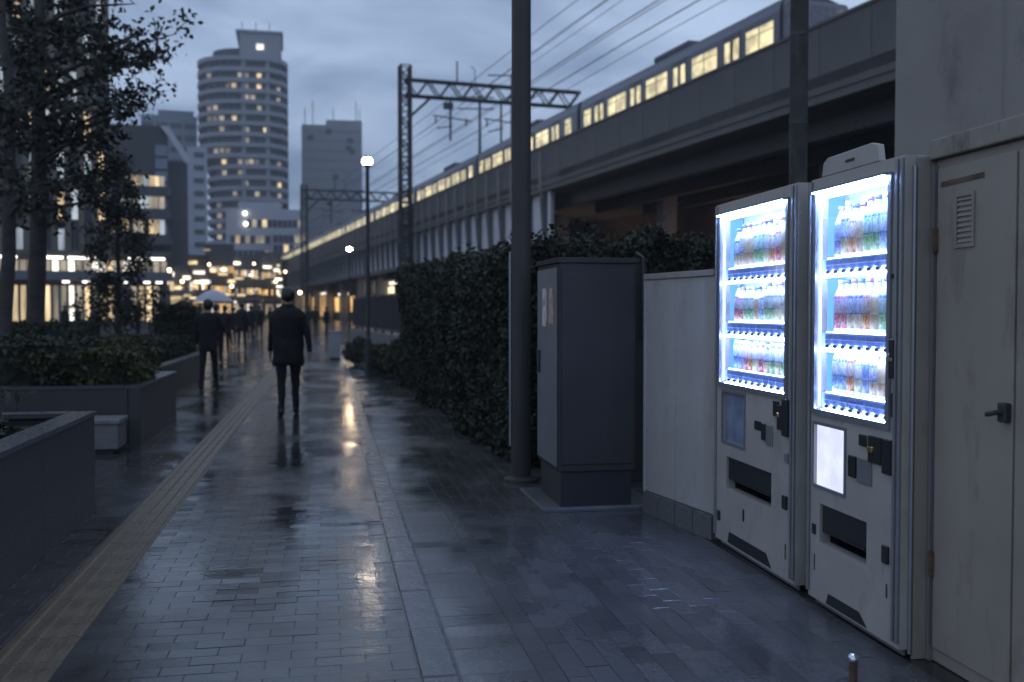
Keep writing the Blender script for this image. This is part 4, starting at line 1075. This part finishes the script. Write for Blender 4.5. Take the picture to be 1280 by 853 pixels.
# blank grey tower
gd = 340.0; px = gd / FPX
gt = thing('grey_tower', 'plain grey office tower with few windows and rooftop aerials', 'tower', frame(416, gd), brot(455))
Wg = 74 * px; hg = ZY(158, gd); gm = wallm('grey_tower_wall', (.26, .265, .29))
MB().box(-Wg / 2, Wg / 2, 0, 18, 0, hg).build('wall', gm, gt)
MB().box(-Wg * .1, Wg * .5, 1, 16, hg + .01, ZY(151, gd)).build('roof_house', gm, gt)
for i in range(22):
    z = hg - 2 - i * 3.3
    if z < 6: break
    piece('floor_band', wallm('grey_tower_band', (.21, .215, .24)), gt, (0, -.05, z), (Wg - .6, .12, .5))
for (fx, yv) in ((-.05, 166), (.28, 186), (.30, 177), (.06, 222), (-.35, 174), (.33, 190)): piece('window', win_dark, gt, (Wg * fx, -.13, ZY(yv, gd)), (2.0, .12, 1.8))
for k, fx in enumerate((-.45, -.32, .02, .4, .46)): piece('antenna', dark_steel, gt, (Wg * fx, 3, ZY(150, gd) + 1 + k % 2 * 1.5), (.25, .25, 6 + 2 * (k % 2)))

# blue grey slab behind, left
bd_ = 300.0; px = bd_ / FPX
bt = thing('slab_block', 'blue grey high rise block behind the dark terraced office', 'high rise', frame(214, bd_), brot(246))
Wb = 66 * px; hb_ = ZY(146, bd_); bm = wallm('slab_block_wall', (.20, .22, .27))
MB().box(-Wb / 2, Wb / 2, 0, 20, 0, hb_).build('wall', bm, bt)
MB().box(-Wb * .2, Wb * .44, 2, 18, hb_ + .01, ZY(138, bd_)).build('roof_house', bm, bt)
for i in range(20):
    z = hb_ - 3 - i * 3.6
    if z < 4: break
    for j in range(4):
        piece('window', win_dark if random.random() < .9 else bw_dim, bt, (Wb * (-.38 + .25 * j), -.05, z), (Wb * .2, .15, 1.5))
wt = thing('white_block', 'narrow pale tower block squeezed beside the rounded apartment tower', 'tower', frame(248, 250), brot(262))
ww = 24 * 250 / FPX; wm = wallm('white_block_wall', (.34, .36, .41))
MB().box(-ww / 2, ww / 2, 0, 10, 0, ZY(185, 250)).build('wall', wm, wt)
for i in range(14):
    piece('window', win_dark, wt, (ww * .1, -.04, ZY(195, 250) - i * 3.2), (ww * .5, .12, 1.3))

# dark terraced office with slanted white fin
od = 112.0; px = od / FPX
of = thing('terraced_office', 'dark terraced office with lit strip windows and a slanted pale fin', 'office', frame(212, od), brot(205))
Wo = 170 * px; om = wallm('terraced_office_wall', (.075, .075, .08)); ho = ZY(160, od)
MB().box(-Wo, 0, 0, 26, 0, ho).build('wall', om, of)
om2 = wallm('terraced_office_side', (.10, .10, .11))
MB().box(.02, 2.1, 1.5, 16, 0, ZY(200, od)).build('side_wing', om2, of)
fin = MB().yprism([(-.8, ZY(160, od)), (.1, ZY(160, od)), (2.5, ZY(202, od)), (1.9, ZY(205, od)), (.2, ZY(175, od))], -.4, -.02)
fin.build('slanted_fin', wallm('pale_fin', (.48, .50, .55)), of)
side_gl = mat('blue_glass', (.16, .19, .25), .15, vary=.2, scale=.3)
for i, yv in enumerate((228, 253, 285)):
    z = ZY(yv, od); hh = [1.1, 1.6, 1.6][i]
    for j in range(26):
        x = -Wo + .6 + (Wo - 1.0) * (j + .5) / 26; r = random.random()
        piece('window', (bw_warm if i != 1 else bw_dim) if r < .45 else (bw_dim if r < .6 else (bw_cold if r < .8 else win_dark)), of, (x, -.06, z), (Wo / 26 * .86, .1, hh))
    MB().box(-Wo - .3, .3, -1.1, -.01, z - hh / 2 - 1.2, z - hh / 2 - .15).build('terrace_band', om2, of)
for i in range(7): piece('side_window', side_gl, of, (-.7, -.05, ZY(190 + 16 * i, od)), (1.3, .08, 1.2))

# tall block at the far left with vertical piers, glimpsed through the trees
ld = 66.0; px = ld / FPX
lt = thing('pier_fronted_block', 'tall building with vertical piers glimpsed through the large street tree', 'building', frame(137, ld), brot(137))
Wl = 215 * px; lm_ = wallm('pier_block_wall', (.12, .10, .09)); hl = ZY(-150, ld)
MB().box(-Wl, 0, 0, 12, 4.6, hl).build('wall', lm_, lt)
MB().box(-Wl, .1, -.5, 12, 0, .25).build('plinth', lm_, lt)
MB().box(-Wl, -.2, 2.5, 12, .26, 4.59).build('ground_floor', lm_, lt)
npier = 14
for j in range(npier + 1): piece('pier', wallm('pier_stone', (.15, .125, .10)), lt, (-Wl * j / npier, -.2, hl / 2 + 2.3), (.35, .4, hl - 4.7))
for i in range(9):
    z = ZY(310 - 48 * i, ld)
    for j in range(npier):
        r = random.random()
        mm = bw_warm if r < .22 else (bw_cold if r < .55 else (bw_dim if r < .62 else win_dark))
        piece('window', mm, lt, (-Wl * (j + .5) / npier, -.03, z + .2), (Wl / npier - .45, .08, 1.9))
    piece('floor_band', lm_, lt, (-Wl / 2, -.08, z + 1.5), (Wl, .14, .35))
# shopping podium below it
pd = thing('shopping_podium', 'low shopping building with white strip lights and warm shop windows behind the planters', 'shop building', frame(210, 60.0), brot(211))
px = 60 / FPX; Wp = 300 * px; pm_ = wallm('podium_wall', (.11, .105, .10))
MB().box(-Wp, 0, .1, 6, 0, ZY(318, 60)).build('wall', pm_, pd)
MB().box(-Wp, .3, -1.2, .09, ZY(352, 60), ZY(342, 60)).build('canopy', wallm('podium_canopy', (.14, .15, .18)), pd)
MB().box(-Wp, .25, -.6, .09, ZY(322, 60), ZY(316, 60)).build('eaves', pm_, pd)
nw = 34
for j in range(nw):
    x = -Wp * (j + .5) / nw; r = random.random()
    piece('shop_window', bw_warm if r < .62 else (bw_dim if r < .8 else (bw_white if r < .86 else win_dark)), pd, (x, .05, ZY(380, 60)), (Wp / nw * .62, .12, 2.1))
    piece('pillar', pm_, pd, (x + Wp / nw * .5, .0, ZY(380, 60)), (.14, .25, 2.2))
    r = random.random()
    piece('upper_window', bw_white if r < .35 else (bw_warm if r < .6 else bw_dim), pd, (x, .05, ZY(334, 60)), (Wp / nw * .75, .12, .62))
strip_l = emis('strip_light', (1.0, .96, .86), 3.0)
for (ua, ub) in ((8, 42), (66, 92), (97, 128), (165, 186), (190, 207)): piece('strip_light', strip_l, pd, ((ua + ub) / 2 * px - 210 * px, -.62, ZY(325, 60)), ((ub - ua) * px, .06, .14))
for u in (95, 117, 130, 160, 186, 200): piece('downlight', strip_l, pd, ((u - 210) * px, -.8, ZY(354, 60)), (.35, .25, .1))

# white stepped mid-rise and the lit street at the far end
md = 215.0; px = md / FPX
mdt = thing('stepped_midrise', 'white stepped mid rise block in front of the apartment tower', 'building', frame(330, md), brot(380))
mw = wallm('midrise_wall', (.38, .385, .41))
steps = [(-45, 50, 262, 0), (-30, 20, 252, 2), (10, 52, 290, -3), (-52, -5, 325, -4)]
for (a, b, yt, yy) in steps: MB().box(a * px, b * px, yy, yy + 14, 0, ZY(yt, md)).build('wall', mw, mdt)
for (yv, a, b) in ((280, -20, 48), (300, -40, 8), (300, 12, 50), (318, -38, 8), (312, 12, 50)):
    n = int((b - a) / 6)
    for j in range(n):
        r = random.random(); u0 = a + (b - a) * (j + .5) / n
        yy = -3.08 if (a >= 10) else -.08
        piece('window', win_dark if r < .62 else (bw_warm if r < .75 else bw_dim), mdt, (u0 * px, yy, ZY(yv, md)), ((b - a) / n * px * .85, .15, 1.6))
fl_m = emis('flood_lamp', (1.0, .95, .85), 5.0)
for (u, yv) in ((308, 268), (309, 281)): MB().sphere(((u - 330) * px, -.5, ZY(yv, md)), .42, 10, 8).build('flood_lamp', fl_m, mdt)

far = [(228, 262, 322, 128, 'low shop with stacked bright signs at the far end of the street', .75), (258, 292, 308, 150, 'narrow shop building with warm windows left of the white mid rise', .8),
       (288, 326, 322, 165, 'two storey lit shop below the white mid rise', .8), (322, 352, 318, 175, 'lit corner shop below the right side of the white mid rise', .75), (348, 384, 326, 190, 'small lit building where the viaduct ends', .7), (204, 236, 336, 105, 'low lit kiosk beside the shopping podium', .5)]
for (ua, ub, yt, d, lb, p) in far:
    px = d / FPX; t = thing('far_shop', lb, 'shop', frame((ua + ub) / 2, d), brot(ub), 'shops at the end of the street')
    W = (ub - ua) * px; H = ZY(yt, d)
    MB().box(-W / 2, W / 2, 0, 8, 0, H).build('wall', wallm('far_shop_wall', (.10, .095, .095)), t)
    MB().box(-W / 2 - .3, W / 2 + .3, -.9, -.01, 3.1, 3.5).build('canopy', wallm('far_canopy', (.2, .2, .21)), t)
    nrow = int(H / 3.0); ncol = max(5, int((ub - ua) / 3.2))
    for i in range(nrow):
        for j in range(ncol):
            r = random.random()
            mm = bw_white if r < p * .10 else (warm if r < p * .5 else (bw_warm if r < p * .75 else (bw_dim if r < p else win_dark)))
            piece('window', mm, t, (-W / 2 + W * (j + .5) / ncol, -.05, 1.55 + 3.0 * i), (W / ncol * .62, .12, 1.8 if i == 0 else .95))
    for k in range(11): piece('sign_light', whitel if random.random() < .35 else warm2, t, (random.uniform(-.45, .45) * W, -.5, random.uniform(2.6, H - .6)), (random.uniform(.4, 1.5), .3, random.uniform(.25, .5)))
    MB().box(-W / 2 - .1, W / 2 + .1, -.1, 8, H + .01, H + .3).build('roof_rim', wallm('far_shop_wall', (.10, .095, .095)), t)
# far-end street lamps
lampw = emis('far_lamp', (1.0, .74, .46), 7.0)
for i, (u, yv, d, lb) in enumerate([(357, 340, 120, 'beside the viaduct end'), (345, 352, 105, 'under the far canopy'), (318, 330, 130, 'in front of the two storey shop'), (262, 331, 112, 'in front of the stacked signs'), (212, 338, 75, 'at the podium corner'), (290, 358, 95, 'above the distant walkers'), (228, 352, 90, 'near the dark clipped hedge'), (375, 366, 85, 'just past the arch shops')]):
    x, y = gxy(u, d); z = ZY(yv, d)
    t = thing('far_lamp', f'small distant street lamp {lb}', 'street lamp', (x, y, 0), 0, 'distant street lamps')
    MB().tube([(0, 0, 0), (0, 0, z - .15)], [.07, .05], 8).build('post', dark_steel, t)
    MB().sphere((0, 0, z), .15, 10, 8).build('globe', lampw, t, smooth=True)
    MB().lathe([(.2, z + .14), (.05, z + .25)], 10).build('cap', dark_steel, t)
# distant wooded rise so the ground never meets bare sky at the street end
hl_ = MB(); pts = []
for i in range(61):
    x = -900 + 30 * i; pts.append((x, 0)); 
prof = [(x, 14 + 5 * sin(x * .013) + 4 * sin(x * .041 + 1)) for x, _ in pts]
hl_.yprism([(-900, -.04)] + prof + [(900, -.04)], 900, 960)
tag(hl_.build('hills', mat('far_hill', (.05, .055, .065), .9)), kind='structure')

# ================================================================== PEOPLE
jack_d = mat('dark_jacket', (.013, .013, .014), .8, vary=.2, spec=.2, scale=9, bump=.2, bscale=14)
trou_d = mat('dark_trousers', (.014, .014, .016), .8, vary=.2, spec=.2, scale=9, bump=.2, bscale=14)
jack_g = mat('grey_coat', (.018, .018, .019), .8, spec=.2, vary=.2, scale=9)
skin_m = mat('skin', (.36, .22, .16), .55, vary=.08)
shoe_m = mat('shoes', (.02, .02, .022), .4)
hair_m = mat('hair_black', (.012, .011, .011), .45, vary=.3, scale=40)
def skinned(verts, edges, root=0, sub=1):
    me = bpy.data.meshes.new('sk'); me.from_pydata([v[:3] for v in verts], edges, []); me.update()
    o = bpy.data.objects.new('sk', me); COL.objects.link(o)
    md_ = o.modifiers.new('skin', 'SKIN'); md_.use_smooth_shade = True
    lay_ = me.skin_vertices[0].data
    for i, v in enumerate(verts):
        r = v[3]; lay_[i].radius = (r, r) if not hasattr(r, '__len__') else r; lay_[i].use_root = (i == root)
    if sub: o.modifiers.new('sub', 'SUBSURF').levels = sub
    dg = bpy.context.evaluated_depsgraph_get(); ev = o.evaluated_get(dg)
    res = bpy.data.meshes.new_from_object(ev)
    bpy.data.objects.remove(o); bpy.data.meshes.remove(me); return res
def person_mesh(stride=.16, armL=.10, armR=.10, elbow=0.0, raise_right=False, fat=1.0):
    V, E = [], []
    def a(x, y, z, r, to=None):
        V.append((x, y, z, r)); 
        if to is not None: E.append((to, len(V) - 1))
        return len(V) - 1
    pel = a(0, 0, .96, (.15 * fat, .115)); wa = a(0, .0, 1.10, (.145 * fat, .105), pel); chv = a(0, 0, 1.28, (.17 * fat, .115), wa); nb = a(0, .0, 1.43, (.11, .085), chv); nk = a(0, .01, 1.50, .055, nb)
    hd1 = a(0, .02, 1.58, (.07, .085), nk); hd2 = a(0, .02, 1.66, (.078, .098), hd1); hd3 = a(0, .01, 1.715, (.06, .075), hd2)
    nose = a(0, .125, 1.605, .014, hd1)
    for s in (-1, 1): a(s * .088, .0, 1.62, (.012, .022), hd1)
    for s in (-1, 1):
        st = stride * s
        hip = a(s * .09, 0, .90, .10 * fat, pel); kn = a(s * .095, st * .45 + .03, .50, .066, hip); an = a(s * .10, st * .9 - (.04 if st < 0 else 0), .10, .042, kn)
        hl = a(s * .10, st * .9 - .045 - (.04 if st < 0 else 0), .05, .048, an); to = a(s * .115, st * .9 + .16, .042, (.05, .036), an)
        sh = a(s * .175, 0, 1.40, .068, nb)
        ar = armL if s < 0 else armR; sw = -st * .9
        if raise_right and s > 0:
            el = a(.27, .10, 1.16, .05, sh); wr = a(.20, .28, 1.24, .034, el); hand_dir = Vector((-.2, .2, .9))
        else:
            el = a(s * (.215 + ar), sw * .5 - .02, 1.12, .05, sh); wr = a(s * (.235 + ar * 1.3), sw + .05, .885, .034, el); hand_dir = Vector((0, .15, -1)).normalized()
        w = Vector(V[wr][:3]); hand_dir.normalize()
        pm2 = w + hand_dir * .075; palm = a(*pm2, (.036, .02), wr)
        sd = Vector((0, 1, 0)) if abs(hand_dir.y) < .6 else Vector((1, 0, 0))
        for q, ln in enumerate((.062, .072, .068, .05)):
            b0_ = pm2 + sd * (-.03 + .02 * q) + hand_dir * .02; b1 = b0_ + hand_dir * ln * .55 + Vector((-s * .006, 0, 0)); b2 = b1 + hand_dir * ln * .5 + Vector((-s * .016, 0, 0))
            i1 = a(*b0_, .0095, palm); i2 = a(*b1, .009, i1); a(*b2, .0075, i2)
        th = w + hand_dir * .035 + sd * .035; i1 = a(*th, .0105, palm); a(*(th + hand_dir * .035 + sd * .012), .009, i1)
    me = skinned(V, E, 0, 2)
    co = np.empty(len(me.vertices) * 3); me.vertices.foreach_get('co', co); co = co.reshape(-1, 3)
    nr = np.empty(len(me.vertices) * 3); me.vertices.foreach_get('normal', nr); nr = nr.reshape(-1, 3)
    x, y, z = co.T
    fold = (np.sin(46 * z + 9 * x + 5 * np.sin(14 * y + 3 * x)) * .5 + np.sin(27 * z - 21 * y + 4 * np.sin(11 * x))) * .0042     # creases in the cloth
    fold *= ((z > .1) & (z < 1.45)) * np.clip(1.3 - np.abs(x) * 2.2, .4, 1)
    fold[(np.abs(x) > .2) & (z < .9) & (z > .6)] = 0
    co += nr * fold[:, None]; co[:, 2] -= co[:, 2].min() * np.clip((.5 - co[:, 2]) / .45, 0, 1)
    me.vertices.foreach_set('co', co.reshape(-1)); me.update()
    return me
def dress(me, jac, tro, hem=.92):
    me.materials.clear()
    for m in (jac, tro, skin_m, shoe_m): me.materials.append(m)
    idx = []
    for p in me.polygons:
        c = p.center; z = c.z; x = abs(c.x)
        i = 0
        if z > 1.50: i = 2
        elif x > .2 and z < .875 and z > .6: i = 2
        elif z < .11: i = 3
        elif z < hem and x < .2: i = 1
        idx.append(i)
    me.polygons.foreach_set('material_index', idx); me.polygons.foreach_set('use_smooth', [True] * len(idx))
def jacket_mesh(hem, r=.205, m=None, depth=.72):
    b = MB(); prof = [(r * .90, hem), (r * .97, hem + .04), (r * .92, 1.06), (r * 1.02, 1.22), (r * 1.06, 1.35), (r * .86, 1.435), (r * .50, 1.49), (r * .36, 1.52)]
    zs_ = np.linspace(prof[0][1], prof[-1][1], 34); prof2 = [(float(np.interp(q, [p[1] for p in prof], [p[0] for p in prof])), float(q)) for q in zs_]
    b.lathe(prof2, 40); b.v = [(x * (1 + .016 * sin(31 * z + 12 * x + 9 * y) + .022 * sin(17 * z - 14 * x)), y * depth * (1 + .03 * sin(23 * z + 19 * x)) + .005, z + (.018 * sin(16 * x + 2) + .01 * sin(31 * y)) * max(0, (1.0 - z)) * 3) for x, y, z in b.v]
    return b.mesh('jacket', m, True)
def hair_mesh(long=False):
    b = MB(); b.sphere((0, .005, 1.655), .108, 20, 14, 1.0)
    b.v = [(x * .90 * (1 + .03 * sin(40 * y + 30 * z)), y * 1.02 - .008 + .004 * sin(55 * x + 20 * z), z if z > 1.60 else 1.60 + (z - 1.60) * (1.5 if long else 1.1)) for x, y, z in b.v]
    b.v = [(x, (y if y < .06 or z > 1.69 else .06), z) for x, y, z in b.v]
    return b.mesh('hair', hair_m, True)
def eyes_mouth(t):
    for s in (-1, 1): MB().sphere((s * .032, .104, 1.633), .011, 8, 6).build('eye', mat('eye', (.03, .02, .02), .2), t)
    MB().box(-.024, .024, .098, .106, 1.548, 1.556).build('mouth', mat('lips', (.25, .1, .09), .5), t, bevel=.003)
body_a = person_mesh(.12, .005, .04, fat=1.08); dress(body_a, jack_d, trou_d, .74)
body_b = person_mesh(.05, .0, .0, fat=.9); dress(body_b, jack_g, trou_d, .75)
body_c = person_mesh(.22, .02, .02, raise_right=True, fat=.95); dress(body_c, jack_g, trou_d, .80)
jk_a = jacket_mesh(.70, .222, jack_d, .78); jk_b = jacket_mesh(.74, .178, jack_g); hr_m = hair_mesh(); hr_l = hair_mesh(True)
# trousers and coat colours for the distant walkers
def person(label, u, v_or_d, h, kind, rot=0.0, ground=True, group=None):
    if ground: g = G(u, v_or_d); x, y = float(g[0]), float(g[1])
    else: x, y = gxy(u, v_or_d)
    t = thing('person', label, 'person', (x, y, 0), rot, group); t.scale = (h / 1.78,) * 3
    link('body', {'a': body_a, 'b': body_b, 'c': body_c}[kind], t)
    link('jacket', jk_a if kind == 'a' else jk_b, t); link('hair', hr_m if kind == 'a' else hr_l, t); eyes_mouth(t)
    return t
man = person('person in dark jacket and slim trousers walking away down the wet path', 361, 520, 1.75, 'a', radians(4))
# turned-up hood collar and bag strap give the back its outline
MB().lathe([(.092, 1.455), (.088, 1.49), (.078, 1.525), (.072, 1.53)], 18).build('collar', jack_d, man, smooth=True)
up_ = person('person under a pale umbrella in dark coat walking away beside the planters', 261, 487, 1.64, 'c', radians(-5))
person('distant person in dark coat half hidden behind the umbrella holder', 270, 27.0, 1.62, 'b', radians(-3), False)
person('distant person in dark coat walking beside the one carrying something pale', 281, 32.0, 1.6, 'b', .1, False)
person('distant person in dark clothes walking just ahead of the pair on the path', 302, 35.5, 1.72, 'a', -.1, False)
person('far small person near the middle of the path heading to the lit shops', 324, 50.0, 1.7, 'a', .0, False)
person('distant person with long hair between two other walkers', 291, 39.0, 1.58, 'c', .2, False)
person('far small person in front of the orange lit shop', 394, 60.0, 1.7, 'b', .4, False)
person('far small person standing right of the orange lit shop window', 408, 58.0, 1.65, 'a', 1.2, False)
for u, d, lb, kd in ((313, 47, 'distant walker in dark coat ahead of the group on the path', 'b'), (316, 58, 'tiny distant walker crossing toward the lit kiosk', 'a'), (338, 66, 'tiny distant walker in front of the two storey shop', 'b'), (347, 74, 'tiny distant walker near the viaduct end lamp', 'a'), (232, 44, 'dark figure beyond the clipped box hedge', 'b'), (386, 70, 'tiny distant walker passing under the viaduct edge', 'b')):
    person(lb, u, d, 1.68, kd, random.uniform(-.3, .3), False)
for u, d, lb in ((81, 48, 'standing at the podium window nearest the large tree'), (97, 47, 'in dark coat at the middle podium window'), (119, 49, 'passing the podium beside the young tree'), (172, 50, 'walking past the podium near its corner')):
    person('small figure ' + lb, u, d, 1.7, random.choice('ab'), random.uniform(0, 6), False)
# umbrella
ux, uy = gxy(265.5, 19.0)
um = thing('umbrella', 'open pale translucent umbrella over the walker beside the planters', 'umbrella', (ux, uy + .12, 1.13), -YAW)
um_m = mat('umbrella_film', (.55, .55, .62), .3, vary=.1); um_m.node_tree.nodes['Principled BSDF'].inputs['Transmission Weight'].default_value = .25
R_, hgt, ns = .40, .22, 8; zt = .68; verts = [(0, 0, zt)]; faces = []
for i in range(1, 6):
    f = i / 5
    for j in range(ns * 2):
        an = pi * j / ns; sag = .94 if j % 2 else 1.0
        verts.append((R_ * f * sag * cos(an), R_ * f * sag * sin(an), zt - hgt * f ** 1.8))
for j in range(ns * 2): faces.append((0, 1 + j, 1 + (j + 1) % (ns * 2)))
for i in range(4):
    for j in range(ns * 2):
        a_, b_ = 1 + i * ns * 2 + j, 1 + i * ns * 2 + (j + 1) % (ns * 2); faces.append((a_, a_ + ns * 2, b_ + ns * 2, b_))
cm = bpy.data.meshes.new('canopy'); cm.from_pydata(verts, [], faces); cm.materials.append(um_m)
cob = link('canopy', cm, um); cob.modifiers.new('solid', 'SOLIDIFY').thickness = .004
for j in range(ns):
    an = 2 * pi * j / ns
    MB().tube([(R_ * f * cos(an), R_ * f * sin(an), zt - .008 - hgt * f ** 1.8) for f in (.02, .35, .7, .99)], .004, 4).build('rib', trim_metal, um)
MB().tube([(0, 0, -.12), (0, 0, zt + .06)], .007, 8).build('shaft', trim_metal, um)
MB().tube([(0, 0, -.12), (0, 0, -.2), (.03, 0, -.24), (.06, 0, -.22)], .013, 8).build('handle', black_plastic, um)

# ================================================================== damp evening air
hz = MB().box(-960, 960, -70, 1010, -1.05, 118).build('haze', None)
hm = bpy.data.materials.new('haze'); hm.use_nodes = True; hn = hm.node_tree.nodes; hn.clear()
ho_ = hn.new('ShaderNodeOutputMaterial'); hv_ = hn.new('ShaderNodeVolumePrincipled')
hv_.inputs['Color'].default_value = (.80, .83, .88, 1); hv_.inputs['Density'].default_value = HAZE; hv_.inputs['Anisotropy'].default_value = .2
hm.node_tree.links.new(hv_.outputs[0], ho_.inputs['Volume']); hz.data.materials.append(hm)
tag(hz, 'thin damp evening haze filling the whole street', 'haze', kind='stuff')
